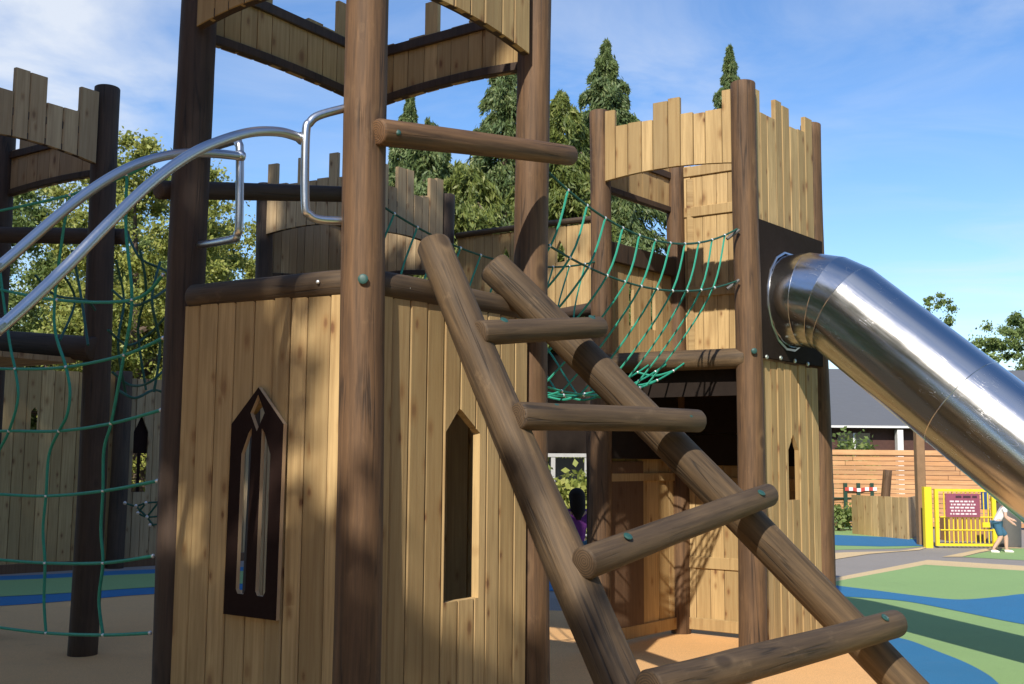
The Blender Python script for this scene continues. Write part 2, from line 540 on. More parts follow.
# ------------------------------------------------------------------ ground
def sheet(name, pts, z, mat):
    mb = MB()
    mb.add([(p[0], p[1], z) for p in pts], [list(range(len(pts)))])
    o = mb.build(name, mat)
    bm = bmesh.new(); bm.from_mesh(o.data)
    bmesh.ops.recalc_face_normals(bm, faces=bm.faces)
    for f in bm.faces:
        if f.normal.z < 0: f.normal_flip()
    bmesh.ops.triangulate(bm, faces=bm.faces)
    bm.to_mesh(o.data); bm.free()
    return struct(o)

def gpx(l): return [gp(*p) for p in l]
sheet('ground', [(-600, -600), (600, -600), (600, 1200), (-600, 1200)], 0, M['earth'])
sheet('path', [(-40, -25), (45, -25), (45, 34), (-40, 34)], .004, M['grey'])
# tan wetpour round the towers
tan_far = catmull(gpx([(-250, 620), (0, 606), (80, 600), (155, 594), (300, 588), (430, 596), (545, 611), (640, 607), (740, 594), (813, 590)]), 6)
tan = tan_far + [gp(862, 640), gp(905, 684), gp(1000, 790), Vector((3.2, -1, 0)), Vector((3, -12, 0)), Vector((-12, -12, 0)), Vector((-12, 6, 0))]
sheet('tan_surface', tan, .008, M['tan'])
# left: blue / green / blue stripes past the tan
g_far = catmull(gpx([(-250, 584), (0, 577), (80, 573.5), (158, 570), (330, 566), (430, 566), (560, 570)]), 6)
g_near = catmull(gpx([(-250, 621), (0, 607), (80, 601), (155, 595), (300, 589), (430, 589), (560, 592)]), 6)
sheet('blue_surface', g_near + g_far[::-1], .012, M['blue'])
g1 = catmull(gpx([(-250, 589), (0, 581.5), (80, 578), (158, 574.5), (330, 570), (430, 569), (540, 571)]), 6)
g2 = catmull(gpx([(-250, 610), (0, 598), (80, 593.5), (155, 588.5), (300, 583), (430, 580), (540, 578)]), 6)
sheet('green_surface', g2 + g1[::-1], .016, M['green'])
# right: green field with blue shapes, grey path with cream edging
green = gpx([(813, 590), (832, 583), (850, 579.5), (925, 565.5), (1024, 571.5), (1300, 588)]) + [Vector((20, 6, 0)), Vector((20, -8, 0)), Vector((3.2, -8, 0)), gp(1000, 790), gp(905, 684), gp(862, 640)]
sheet('green_surface', green, .0125, M['green'])
cream = gpx([(800, 586), (848, 576), (928, 560.5), (1024, 566.5), (1300, 581), (1300, 589), (1024, 571.5), (925, 565.5), (850, 579.5), (813, 590)])
sheet('cream_edging', cream, .010, M['cream'])
bu = catmull(gpx([(790, 580), (838, 587), (870, 591), (920, 597.5), (960, 601), (1000, 598), (1030, 595), (1120, 592), (1250, 600)]), 6)
bl = catmull(gpx([(790, 592), (840, 597.5), (900, 602), (950, 611), (1024, 626), (1120, 640), (1250, 655)]), 6)
sheet('blue_surface', bu + bl[::-1], .0165, M['blue'])
blob = catmull(gpx([(873, 640), (889, 639), (910, 643), (938, 654), (963, 664), (984, 675), (997, 685), (1020, 710), (1035, 745)]), 6) + gpx([(1010, 790), (905, 684)])
sheet('blue_surface', blob, .0205, M['blue'])
# far right ground beyond the path
fg = gpx([(780, 553), (845, 550), (900, 549), (922, 547), (924, 541), (860, 528), (700, 526)])
sheet('green_surface', fg, .008, M['green'])
fb = gpx([(780, 541), (838, 546), (880, 547), (922, 546.5), (926, 541), (895, 538), (838, 535.5), (780, 534)])
sheet('blue_surface', fb, .012, M['blue'])
sheet('cream_edging', gpx([(780, 557), (845, 553), (900, 551.5), (930, 547), (920, 550.5), (870, 554.5), (835, 560), (780, 564)]), .012, M['cream'])
sheet('cream_edging', gpx([(942, 557.5), (975, 551), (1000, 547), (1030, 549), (1002, 549), (980, 553), (962, 557.5)]), .012, M['cream'])
sheet('green_surface', gpx([(962, 557.5), (985, 552.5), (1005, 549), (1100, 548), (1200, 560), (1030, 561)]), .008, M['green'])

# ------------------------------------------------------------------ castle towers
DECK = 2.16
CROWN = 3.73
def arch_fn(L, zlo, rise):
    return lambda x: zlo + rise * 4 * max(0, min(1, x / L)) * (1 - max(0, min(1, x / L)))

def crown_tops(n, pat, hi, lo):
    return [hi + random.uniform(-.012, .012) if c == 'M' else lo + random.uniform(-.012, .012) for c in pat]

def out_normal(a, b, c):
    """unit horizontal normal of edge a-b pointing away from c"""
    d = (V2(b) - V2(a)).normalized(); n = Vector((d.y, -d.x, 0))
    return n if n.dot(V2(a) - V2(c)) > 0 else -n

def post(root, p, z1, r, mat, z0=-.02):
    return log('post', lift(p, z0), lift(p, z1), r * 1.03, r * .93, mat, root, 24, .03)

PATS = {'nl': 'MccMMcccM', 'nr': 'MccMMccMM', 'back': 'cMccccMccc'}

def front_panel_line(Np, Ep, Cc, r, outer=.0):
    """line of a board panel: tucked behind the near corner post, lapping over the far corner post"""
    n = out_normal(Np, Ep, Cc)
    d = (V2(Ep) - V2(Np)).normalized()
    a = V2(Np) + d * (r * .55) + n * .03
    b = V2(Ep) + n * (r * .95 if n.x < 0 else r * .6) - d * (r * 1.0 if n.x < 0 else r * 1.25)
    return a, b, n

def deck(root, pts, z, mat):
    c = sum((V2(p) for p in pts), Vector()) / 4
    q = [c + (V2(p) - c) * .85 for p in pts]
    a, b, cc, d = q
    mtx, L = face_matrix(a, b)
    W = (d - a).length
    mb = MB()
    n = 9
    for i in range(n):
        x0 = L * i / n + .003; x1 = L * (i + 1) / n - .003
        mb.box((x0, 0, z - .04), (x1, W if (mtx.inverted() @ d).y > 0 else -W, z)) if (mtx.inverted() @ d).y > 0 else mb.box((x0, -W, z - .04), (x1, 0, z))
    return mb.build('deck', mat, root, mtx)

# ---- main tower, nearest
N1, L1, R1 = V2(at(363, 300, 4.8)), V2(at(191, 200, 5.5)), V2(at(533, 200, 5.9))
B1 = L1 + R1 - N1
C1 = (L1 + R1) / 2
t1 = thing('castle_tower', 'nearest castle play tower with tall board walls, dark window frame and two steel rails', 'play tower', lift(C1, 0), 'wooden castle towers')
PR = .1
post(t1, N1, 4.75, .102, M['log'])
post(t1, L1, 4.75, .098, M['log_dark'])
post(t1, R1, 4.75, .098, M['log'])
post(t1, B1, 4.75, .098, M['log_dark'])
a, b, nNL = front_panel_line(N1, L1, C1, PR)
# orientation so that local -y faces outwards
def panel(root, name, a, b, n, zb, zt, mat, **kw):
    d = (b - a).normalized()
    y = Vector((0, 0, 1)).cross(d)
    if y.dot(n) > 0:
        a, b = b, a
    return boards(name, a, b, zb, zt, root, mat, **kw)

def slope_top(z): return z
# left front wall
wl = panel(t1, 'wall_panel', a, b, nNL, .03, 2.245, M['plank'], bw=.115, seed=3)
# right front wall with a cut pointed opening
a2, b2, nNR = front_panel_line(N1, R1, C1, PR)
def along(a, b, n, px, py):
    """distance along face a->b and height of the photo position on that plane"""
    d = (b - a).normalized()
    u, dd, w = ray(px, py)
    k = (n.dot(a)) / (n.x * u + n.y * dd)
    p = Vector((u * k, dd * k, CAMZ + w * k))
    return (V2(p) - a).dot(d), p.z
h_l, z_s = along(a2, b2, nNR, 441, 603)
h_r, _ = along(a2, b2, nNR, 475, 600)
h_a, z_a = along(a2, b2, nNR, 457, 408)
_, z_sh = along(a2, b2, nNR, 441.5, 432)
Lw = (b2 - a2).length
flip = Vector((0, 0, 1)).cross((b2 - a2).normalized()).dot(nNR) > 0
hole = (h_l, h_r, h_a, z_s, z_sh, z_a) if not flip else (Lw - h_r, Lw - h_l, Lw - h_a, z_s, z_sh, z_a)
panel(t1, 'wall_panel', a2, b2, nNR, .03, 2.245, M['plank'], bw=.115, holes=[hole], seed=5, th=.045)
# pole caps along the wall tops
def cap_log(root, a, b, n, z0, z1, r, mat, off=.02, ext=(.0, .05)):
    d = (b - a).normalized()
    return log('log_rail', lift(a - d * ext[0] + n * off, z0), lift(b + d * ext[1] + n * off, z1), r, r * .95, mat, root)
cap_log(t1, a, b, nNL, 2.27, 2.285, .068, M['log_grey'], -.03, (.0, -.02))
cap_log(t1, a2, b2, nNR, 2.27, 2.285, .068, M['log_grey'], -.03, (.0, -.02))
# decks and hidden framing
deck(t1, [N1, L1, B1, R1], DECK, M['plank_old'])
for (p, q) in ((L1, B1), (R1, B1)):
    n = out_normal(p, q, C1)
    log('log_rail', lift(p + n * .02, 2.1), lift(q + n * .02, 2.1), .065, .06, M['log_dark'], t1)
panel(t1, 'wall_panel', R1, B1, out_normal(R1, B1, C1), .03, 2.06, M['plank'], bw=.13, seed=8)
# crowns
def crown(root, Np, Ep, Cc, zlo, hi, lo, pat, mat, rise=.06, r=PR, seed=1, trim=True, back=False):
    random.seed(seed)
    n = out_normal(Np, Ep, Cc)
    d = (V2(Ep) - V2(Np)).normalized()
    if back:
        a = V2(Np) + n * .06 + d * .05; b = V2(Ep) + n * .06 - d * .05
    else:
        a, b, _ = front_panel_line(Np, Ep, Cc, r)
    L = (b - a).length
    panel(root, 'parapet', a, b, n, arch_fn(L, zlo, rise), None, mat, tops=crown_tops(len(pat), pat, hi, lo))
    if trim:
        o = -.03
        beam_between('arch_trim', lift(a + n * o, zlo + .025), lift(b + n * o, zlo + .025), .05, .05, M['log_dark'], root, arch=rise, n=10)
        beam_between('arch_trim', lift(a + n * o, lo - (.045 if back else .15)), lift(b + n * o, lo - (.045 if back else .15)), .05, .06, M['log_dark'], root)
    return a, b, n
crown(t1, N1, L1, C1, 3.70, 4.3, 4.1, PATS['nl'], M['plank'], .06, seed=11)
crown(t1, N1, R1, C1, 3.72, 4.3, 4.1, PATS['nr'], M['plank'], .05, seed=12)
crown(t1, L1, B1, C1, 3.70, 4.28, 4.08, PATS['back'], M['plank'], .02, seed=13, back=True)
crown(t1, R1, B1, C1, 3.70, 4.28, 4.08, PATS['back'], M['plank'], .025, seed=14, back=True)
# grab poles
log('grab_pole', at(376, 132, 4.72), at(570, 158.5, 5.78), .062, .055, M['log'], t1)
log('grab_pole', at(156, 190, 5.48), at(372, 197, 6.75), .05, .048, M['log_dark'], t1)
bolt('bolt_cap', at(363, 279, 4.695), (0, -1, .05), .023, M['bolt'], t1, .008)
for (px, py, Y) in ((277, 290, 5.03), (318, 282, 4.86), (222, 298, 5.27), (409, 288, 4.97)):
    bolt('screw', at(px, py, Y), (-.1, -1, .1), .009, M['clip'], t1, .008)
bolt('bolt_cap', at(398, 133, 4.735), (.2, -1, .2), .014, M['bolt'], t1)

# dark pointed window frame on the left wall
def window_frame():
    d = (b - a).normalized()
    def loc(px, py):
        s_, z = along(a + nNL * .03, b + nNL * .03, nNL, px, py)
        return s_, z
    # outline measured on the wall plane; x runs from N to L
    xs_l, z0 = loc(222, 612); xs_r, _ = loc(271, 616)
    xa, za = loc(254, 388)
    _, zs = loc(277, 424)
    w = xs_l - xs_r
    xc = (xs_l + xs_r) / 2
    z0 += .0
    mtx, _ = face_matrix(b, a)   # local x from L to N, local y = inward/outward
    mid = b + (a - b).normalized() * ((b - a).length - xc)
    y = Vector((0, 0, 1)).cross((a - b).normalized())
    m = mtx.copy(); m.translation = mid + nNL * .012 + (a - b).normalized() * .05
    m = m @ Matrix.Rotation(math.radians(-.6 if (a - b).x > 0 else .6) * -1, 4, 'Y')
    sgn = -1 if y.dot(nNL) < 0 else 1
    hw = w / 2
    H0, H1, HA = z0, zs, za
    outer = [(-hw, H0), (hw, H0), (hw, H1), (0, HA), (-hw, H1)]
    def slot(cx, top_in):
        sw = .030
        z_b = H0 + .10; z_t = H1 - .02
        q = [(cx - sw, z_b + .02), (cx - sw * .6, z_b), (cx + sw * .6, z_b), (cx + sw, z_b + .02)]
        if top_in > 0:
            q += [(cx + sw, z_t), (cx + sw * .4, z_t - .02), (cx - sw, z_t - .12)]
        else:
            q += [(cx + sw, z_t - .12), (cx - sw * .4, z_t - .02), (cx - sw, z_t)]
        return q
    s1 = slot(-.062, 1); s2 = slot(.062, -1)
    zc = H1 + (HA - H1) * .3
    dia = [(0, zc - .085), (.045, zc), (0, zc + .085), (-.045, zc)]
    bm = bmesh.new()
    loops = []
    for poly in (outer, s1, s2, dia):
        vs = [bm.verts.new((p[0], 0, p[1])) for p in poly]
        es = [bm.edges.new((vs[i], vs[(i + 1) % len(vs)])) for i in range(len(vs))]
        loops += es
    bmesh.ops.triangle_fill(bm, edges=loops, use_beauty=True)
    th = .022 * sgn
    ret = bmesh.ops.extrude_face_region(bm, geom=list(bm.faces))
    bmesh.ops.translate(bm, verts=[v for v in ret['geom'] if isinstance(v, bmesh.types.BMVert)], vec=(0, th, 0))
    bmesh.ops.recalc_face_normals(bm, faces=bm.faces)
    for f in bm.faces:
        f.material_index = 1 if abs(f.normal.y) < .5 else 0
    me = bpy.data.meshes.new('window_frame'); bm.to_mesh(me); bm.free()
    me.materials.append(M['hdpe']); me.materials.append(M['hdpe_edge'])
    o = bpy.data.objects.new('window_frame', me); COL.objects.link(o)
    place(o, t1, m)
    return (xs_l, xs_r, xc, w, z0, zs, za)
WF = window_frame()
# the opening behind the dark frame: rebuild the left wall with a hole
bpy.data.objects.remove(wl)
La = (b - a).length
fl = Vector((0, 0, 1)).cross((b - a).normalized()).dot(nNL) > 0
xc_ = WF[2] - .05
if fl: xc_ = La - xc_
panel(t1, 'wall_panel', a, b, nNL, .03, 2.245, M['plank'], bw=.115, seed=3, holes=[(xc_ - WF[3] / 2 + .03, xc_ + WF[3] / 2 - .03, xc_, WF[4] + .06, WF[5] - .02, WF[6] - .07)])

# ---- steel climbing rails at the left of the main tower
def steel_rail(pts, loop, label):
    th = thing('climbing_rail', label, 'steel rail', lift(pts[0], 0), 'curved steel rails of the nearest tower')
    mb = MB(); mb.tube(catmull(pts, 10), .0215, 14)
    mb.build('rail', M['tube'], th, None, True)
    mb = MB(); mb.tube(catmull(loop, 6), .0195, 12)
    mb.build('handle_loop', M['tube'], th, None, True)
    mb = MB()
    mb.ball(pts[-1], .03); mb.build('weld_collar', M['tube'], th, None, True)
    return th
nout = nNL
def rail_pts(base, pix, Y0):
    """photo positions on the upright plane through base along the wall's outward direction"""
    nn = Vector((-nout.y, nout.x, 0))
    out = []
    for px, py in pix:
        u, dd, w = ray(px, py)
        k = nn.dot(base) / (nn.x * u + nn.y * dd)
        out.append(Vector((u * k, dd * k, CAMZ + w * k)))
    return out
baseA = V2(at(302, 138, 4.72)); baseB = V2(at(240, 153, 5.05))
pa = rail_pts(baseA, [(-60, 372), (0, 328), (60, 273), (110, 222), (150, 184), (185, 158), (215, 143), (250, 132.5), (280, 132), (302, 138.5)], 0)
pb = rail_pts(baseB, [(-60, 312), (0, 266), (60, 214), (100, 184), (135, 165), (170, 155), (205, 153), (240, 156)], 0)
def extend(p):
    d = (p[0] - p[1]).normalized()
    g = p[0] + d * (p[0].z / max(.2, -d.z)) * .9
    return [Vector((g.x, g.y, -.02))] + p
pa, pb = extend(pa), extend(pb)
def rounded(P, r=.06):
    out = [P[0]]
    for i in range(1, len(P) - 1):
        p, q, s = P[i - 1], P[i], P[i + 1]
        out += [q + (p - q).normalized() * r, q + ((p - q).normalized() + (s - q).normalized()) * r * .3, q + (s - q).normalized() * r]
    return out + [P[-1]]
lpA = rounded([at(346, 108, 4.78), at(307, 121, 4.71), at(306.5, 138, 4.705), at(305.5, 180, 4.705), at(307, 217, 4.72), at(346, 221, 4.78)], .03)
lpA = rounded([at(346, 108, 4.8), at(306, 119, 4.7), at(305, 219, 4.7), at(346, 221, 4.8)], .07)
lpB = rounded([at(200, 152, 5.42), at(240, 139, 5.06), at(239, 238, 5.06), at(200, 245, 5.42)], .07)
steel_rail(pa, lpA, 'nearer curved steel rail whose loop handle is fixed to the sunlit corner post')
steel_rail(pb, lpB, 'farther curved steel rail whose loop handle is fixed to the dark left post')

# ---- log ladder
lad = thing('log_ladder', 'splayed log ladder of two thick poles with round rungs leaning on the nearest tower', 'ladder', gp(760, 684))
r1a, r1b = at(433, 244, 5.18), at(622, 684, 4.25)
d = (r1b - r1a).normalized(); r1e = r1b + d * ((r1b.z + .03) / -d.z)
log('pole', r1a, r1e, .082, .098, M['log_rail'], lad, 28, .075, .02)
r2a, r2b = at(491, 266, 5.62), at(905, 684, 5.35)
d = (r2b - r2a).normalized(); r2e = r2b + d * ((r2b.z + .03) / -d.z)
log('pole', r2a, r2e, .088, .092, M['log_rail'], lad, 28, .075, .02)
def pole_at(a, b, Y=None, py=None):
    lo, hi = 0, 1
    return None
def rung(pl, pr, Yl, Yr, r0, r1):
    A, B = at(*pl, Yl), at(*pr, Yr)
    o = log('rung', A, B, r0, r1, M['log_grey'], lad, 24, .085, .012)
    dd = (B - A).normalized()
    for t, rr in ((.17, r0), (.9, r1)):
        p = A + (B - A) * t
        n = Vector((-.1, -.8, .55)); n -= dd * n.dot(dd); n.normalize()
        bolt('bolt_cap', p + n * (rr - .004), n, .02, M['bolt'], o, .007)
    return o
rung((477, 331), (599, 325.5), 4.86, 5.42, .058, .053)
rung((516, 415), (700, 423), 4.66, 5.38, .062, .055)
rung((584, 561), (772, 496), 4.33, 5.32, .066, .056)
rung((646, 690), (897, 621), 4.0, 5.2, .072, .064)

# ---- right tower
F2, RL2, B2, R2 = V2(at(746, 200, 7.95)), V2(at(600, 200, 8.65)), V2(at(677, 250, 9.55)), None
R2 = F2 + B2 - RL2
C2 = (RL2 + R2) / 2
t2 = thing('castle_tower', 'sunlit castle play tower on the right with the steel tube slide coming out of it', 'play tower', lift(C2, 0), 'wooden castle towers')
zf = at(745, 83, 7.95).z
post(t2, F2, zf, .1, M['log'])
post(t2, RL2, at(598, 112, 8.65).z, .09, M['log'])
post(t2, R2, at(820, 124, R2.y).z, .09, M['log'])
post(t2, B2, 4.15, .085, M['log'])
zhi2, zlo2 = at(660, 102, 8.3).z, at(695, 116, 8.2).z
crown(t2, F2, RL2, C2, 3.73, zhi2, zlo2, 'McccMMcccM', M['plank'], .04, seed=21, r=.085, trim=False)
crown(t2, F2, R2, C2, 3.24, zhi2, zlo2, 'MccMMccM', M['plank'], .05, seed=22, r=.085, trim=False)
crown(t2, RL2, B2, C2, 3.70, 4.2, 4.08, 'McMMccMMc', M['plank'], .0, seed=23, back=True)
nb = out_normal(B2, R2, C2)
# tall back wall above the deck, with cross battens on the inside
panel(t2, 'wall_panel', B2 + nb * .05, R2 + nb * .05, nb, DECK + .02, 4.12, M['plank'], bw=.12, seed=24)
for (py0) in (168, 209, 290):
    z = at(710, py0, 9.35).z
    beam_between('batten', lift(B2 + nb * .022, z), lift(R2 + nb * .022, z), .045, .09, M['plank'], t2)
dB = (R2 - B2).normalized()
beam_between('batten', lift(B2 + nb * .02 + dB * .12, DECK), lift(B2 + nb * .02 + dB * .12, 4.0), .05, .06, M['plank'], t2, up=Vector((1, 0, 0)))
# left railing above the deck with small slots
nl = out_normal(RL2, B2, C2)
Lr = (B2 - RL2).length
ztop = at(645, 262, 9.1).z
panel(t2, 'railing', RL2 + nl * .04, B2 + nl * .04, nl, DECK + .02, ztop, M['plank'], bw=.12, seed=25,
      holes=[(Lr * .3, Lr * .36, Lr * .33, DECK + .45, ztop - .25, ztop - .17), (Lr * .58, Lr * .64, Lr * .61, DECK + .45, ztop - .25, ztop - .17)])
beam_between('top_rail', lift(RL2 + nl * .0, ztop + .02), lift(B2 + nl * .0, ztop + .02), .07, .16, M['log_dark'], t2)
# deck, front pole beam
deck(t2, [F2, RL2, B2, R2], DECK, M['plank_old'])
nf = out_normal(F2, RL2, C2)
log('log_rail', lift(RL2 + nf * .02, 2.245), lift(F2 + nf * .02, 2.245), .08, .076, M['log_rail'], t2)
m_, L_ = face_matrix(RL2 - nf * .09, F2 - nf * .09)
mb = MB(); mb.box((.03, -.02, 1.98), (L_ - .03, .02, 2.235), .5); mb.build('shade_strip', M['black'], t2, m_)  # black strip added for the shade beneath the log
# lower walls
nr = out_normal(F2, R2, C2)
pa2, pb2, _ = front_panel_line(F2, R2, C2, .085)
hx, hz = along(pa2, pb2, nr, 792, 434)
Lp = (pb2 - pa2).length
_, hs = along(pa2, pb2, nr, 792, 500)
_, hsh = along(pa2, pb2, nr, 787, 450)
fl2 = Vector((0, 0, 1)).cross((pb2 - pa2).normalized()).dot(nr) > 0
hxx = Lp - hx if fl2 else hx
panel(t2, 'wall_panel', pa2, pb2, nr, .02, 2.24, M['plank'], bw=.115, seed=26, holes=[(hxx - .085, hxx + .085, hxx, hs, hsh, hz)])
panel(t2, 'wall_panel', B2 + nb * .04, R2 + nb * .04, nb, .06, 2.1, M['plank'], bw=.14, seed=27)
for z in (.1, .62, 1.3):
    beam_between('batten', lift(B2 + nb * .012, z), lift(R2 + nb * .012, z), .045, .1, M['plank'], t2)
panel(t2, 'wall_panel', RL2 + nl * .04, B2 + nl * .04, nl, .06, 2.1, M['plank'], bw=.16, seed=28)
beam_between('batten', lift(RL2 + nl * .01, .1), lift(B2 + nl * .01, .1), .045, .1, M['plank'], t2)
beam_between('batten', lift(RL2 + nl * .01, 1.35), lift(B2 + nl * .01, 1.35), .045, .07, M['plank'], t2)
dl = (B2 - RL2).normalized()
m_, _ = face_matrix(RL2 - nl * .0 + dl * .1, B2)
mb = MB(); mb.box((0, -.012, .15), (.5, .012, 1.48), .4); mb.build('shadow_board', M['plank_dark'], t2, m_)  # dark piece added for the shadow on this half of the wall
# black plastic lining of the lower room, added to deepen the deck's shade
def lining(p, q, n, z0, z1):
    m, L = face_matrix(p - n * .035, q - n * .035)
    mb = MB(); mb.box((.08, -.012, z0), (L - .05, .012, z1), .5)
    mb.build('shade_lining_panel', M['black'], t2, m)
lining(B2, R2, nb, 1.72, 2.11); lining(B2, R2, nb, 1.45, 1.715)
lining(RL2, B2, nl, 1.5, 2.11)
# black plastic panel behind the slide mouth
def flat_panel(name, p, q, z0, z1, n, th, mat, root):
    m, L = face_matrix(p, q)
    mb = MB(); mb.box((0, -th / 2, z0), (L, th / 2, z1), .5)
    return mb.build(name, mat, root, m)
flat_panel('slide_panel', F2 + nr * .05 + (R2 - F2).normalized() * .07, R2 + nr * .05, 2.26, 3.3, nr, .04, M['black'], t2)
for (px, py) in ((767, 357), (781, 358), (795, 361), (808, 364)):
    u = along(F2 + nr * .075, R2 + nr * .075, nr, px, py)
    p = F2 + nr * .07 + (R2 - F2).normalized() * u[0]
    bolt('bolt_cap', lift(p, u[1]), nr, .018, M['bolt_metal'], t2)
bolt('bolt_cap', at(754, 351, 7.845), (0, -1, 0), .022, M['bolt'], t2)

# ---- tube slide
def slide():
    mid = (F2 + R2) / 2
    mid = mid + (F2 - R2).normalized() * .05
    s0 = lift(mid + nr * .07, at(786, 299, (mid + nr * .3).y).z)
    r = .36
    out = nr
    dn = math.radians(41)
    dirs = [out, (out * math.cos(dn * .33) + Vector((0, 0, -math.sin(dn * .33)))), (out * math.cos(dn * .7) + Vector((0, 0, -math.sin(dn * .7)))), (out * math.cos(dn) + Vector((0, 0, -math.sin(dn))))]
    P = [s0]
    for dd, L in zip(dirs, (.17, .17, .13)):
        P.append(P[-1] + dd * L)
    end_z = .62
    Ls = (P[-1].z - end_z) / math.sin(dn)
    P.append(P[-1] + dirs[3] * Ls)
    o2 = out.copy()
    bend = (out * math.cos(dn * .45) + Vector((0, 0, -math.sin(dn * .45))))
    P.append(P[-1] + bend * .3)
    P.append(P[-1] + out * .7)
    root = thing('tube_slide', 'shiny stainless steel tube slide bending down to the right from the sunlit tower', 'slide', lift(P[-1], 0))
    seg = 64
    def rings(P, r, name, mat, thick=0.0):
        mb = MB(); vs, fs = [], []
        side = Vector((0, 0, 1)).cross(out).normalized()
        n = len(P)
        frames = []
        for i in range(n):
            t0 = (P[i] - P[i - 1]).normalized() if i else (P[1] - P[0]).normalized()
            t1_ = (P[i + 1] - P[i]).normalized() if i < n - 1 else t0
            t = (t0 + t1_).normalized()
            up = side.cross(t) * -1
            if up.z < 0: up = -up
            k = 1 / max(.3, t.dot(t0))
            frames.append((P[i], side, up * k))
        for c, sd, up in frames:
            for k in range(seg):
                th = 2 * PI * k / seg
                vs.append(tuple(c + sd * math.cos(th) * r + up * math.sin(th) * r))
        for i in range(n - 1):
            for k in range(seg):
                k2 = (k + 1) % seg
                fs.append([i * seg + k, i * seg + k2, (i + 1) * seg + k2, (i + 1) * seg + k])
        mb.add(vs, fs)
        return mb, frames
    tube_axis, _ = axis_matrix(P[3], P[4])
    inv = tube_axis.inverted()
    # sections with crisp welded mitres
    for i in range(len(P) - 1):
        mb, fr = rings(P, r, 'x', None)
        sub = MB()
        vs = mb.v[i * seg:(i + 2) * seg]
        a_, b_ = vs[:seg], vs[seg:]
        steps = 1 if i != 3 else 6
        allv = []
        for s_ in range(steps + 1):
            t = s_ / steps
            allv += [inv @ (Vector(p) * (1 - t) + Vector(q) * t) for p, q in zip(a_, b_)]
        fs = []
        for s_ in range(steps):
            for k in range(seg):
                k2 = (k + 1) % seg
                fs.append([s_ * seg + k, s_ * seg + k2, (s_ + 1) * seg + k2, (s_ + 1) * seg + k])
        sub.add([tuple(p) for p in allv], fs)
        o = sub.build('tube_section', M['steel'], root, tube_axis, True)
    # weld bands
    side = Vector((0, 0, 1)).cross(out).normalized()
    def ring(c, t, rr, tr, name='weld_band'):
        up = t.cross(side).normalized()
        mb = MB()
        pts = [inv @ (c + side * math.cos(2 * PI * k / 72) * rr + up * math.sin(2 * PI * k / 72) * rr) for k in range(72)]
        mb.tube(pts, tr, 6, closed=True)
        mb.build(name, M['steel'], root, tube_axis, True)
    for f in (.36, .72):
        ring(P[3] + (P[4] - P[3]) * f, dirs[3], r, .0026)
    for i in (1, 2, 3):
        t = ((P[i] - P[i - 1]).normalized() + (P[i + 1] - P[i]).normalized()).normalized()
        ring(P[i], t, r, .0022)
    # collar plate at the tower: an octagonal sheet lip
    mb = MB(); vs = []; up = Vector((0, 0, 1))
    for (rr, off) in ((r + .001, .012), (r + .016, .008), (r + .016, -.008), (r - .03, -.008)):
        for k in range(16):
            th = 2 * PI * (k + .5) / 16
            vs.append(tuple(inv @ (s0 + out * off + side * math.cos(th) * rr + up * math.sin(th) * rr * 1.04)))
    fs = []
    for j in range(3):
        for k in range(16):
            k2 = (k + 1) % 16
            fs.append([j * 16 + k, j * 16 + k2, (j + 1) * 16 + k2, (j + 1) * 16 + k])
    mb.add(vs, fs); mb.build('collar', M['tube'], root, tube_axis)
    # exit leg
    mb = MB(); mb.tube([lift(P[-2], 0), lift(P[-2], P[-2].z - r)], .04, 12); mb.build('support_leg', M['tube'], root, None, True)
slide()

# ---- rope bridge between the nearest tower and the right tower
CLIP = None
rb = thing('rope_bridge', 'sagging green rope bridge with a woven V net strung between the two nearest towers', 'rope bridge', lift((R1 + RL2) / 2, 0))
def sagline(p, q, sag, n=24):
    p, q = Vector(p), Vector(q)
    return [p.lerp(q, i / n) - Vector((0, 0, sag * 4 * (i / n) * (1 - i / n))) for i in range(n + 1)]
def pick(line, t):
    k = t * (len(line) - 1); i = min(int(k), len(line) - 2)
    return line[i].lerp(line[i + 1], k - i)
hand_n = sagline(at(548, 172, 6.0), at(737, 229, 7.86), .24)
hand_f = sagline(lift(B1, at(384, 196, 6.55).z), lift(RL2, 3.1), .2)
mid_n = sagline(at(545, 243, 6.0), at(737, 281, 7.86), .16)
mid_f = sagline(lift(B1, 2.65), lift(RL2, 2.66), .2)
m0, m1 = (R1 + B1) / 2, (F2 + RL2) / 2
sd_ = (R1 - B1).normalized() * .15
foot = [sagline(lift(m0 + sd_ * k, 2.16), lift(m1 + sd_ * k - nf * .0, 2.26), .29) for k in (1, 0, -1)]
def rope(name, line, r, mat=None):
    mb = MB(); mb.tube(line, r, 8); return mb.build(name, mat or M['rope'], rb, None, True)
for l in (hand_n, hand_f): rope('hand_rope', l, .0075, M['rope_dark'])
for l in (mid_n, mid_f): rope('middle_rope', l, .007, M['rope_dark'])
for l in foot: rope('foot_rope', l, .0075)
def clip(parent, p, r=.016):
    global CLIP
    if CLIP is None:
        mb = MB(); mb.ball((0, 0, 0), .0115, seg=8, rings=5)
        o = mb.build('rope_clip', M['clip'], parent, Matrix.Translation(p), True); CLIP = o
    else:
        o = CLIP.copy(); COL.objects.link(o); place(o, parent, Matrix.Translation(p) @ Matrix.Scale(r / .016, 4))
    return o
for hl, ml, fl_ in ((hand_n, mid_n, foot[0]), (hand_f, mid_f, foot[2])):
    mb = MB()
    n = 12
    for i in range(1, n):
        t = i / n
        h, m_, f_ = pick(hl, t), pick(ml, max(0, t - .065)), pick(fl_, min(1, max(0, t * .95 - .11)))
        pts = catmull([h, m_ + Vector((random.uniform(-.01, .01), 0, 0)), m_.lerp(f_, .5) + Vector((0, 0, -.04)), f_], 5)
        mb.tube(pts, .007, 6)
        for q in (h, m_): clip(rb, q)
    mb.build('side_net', M['rope'], rb, None, True)
mb = MB()
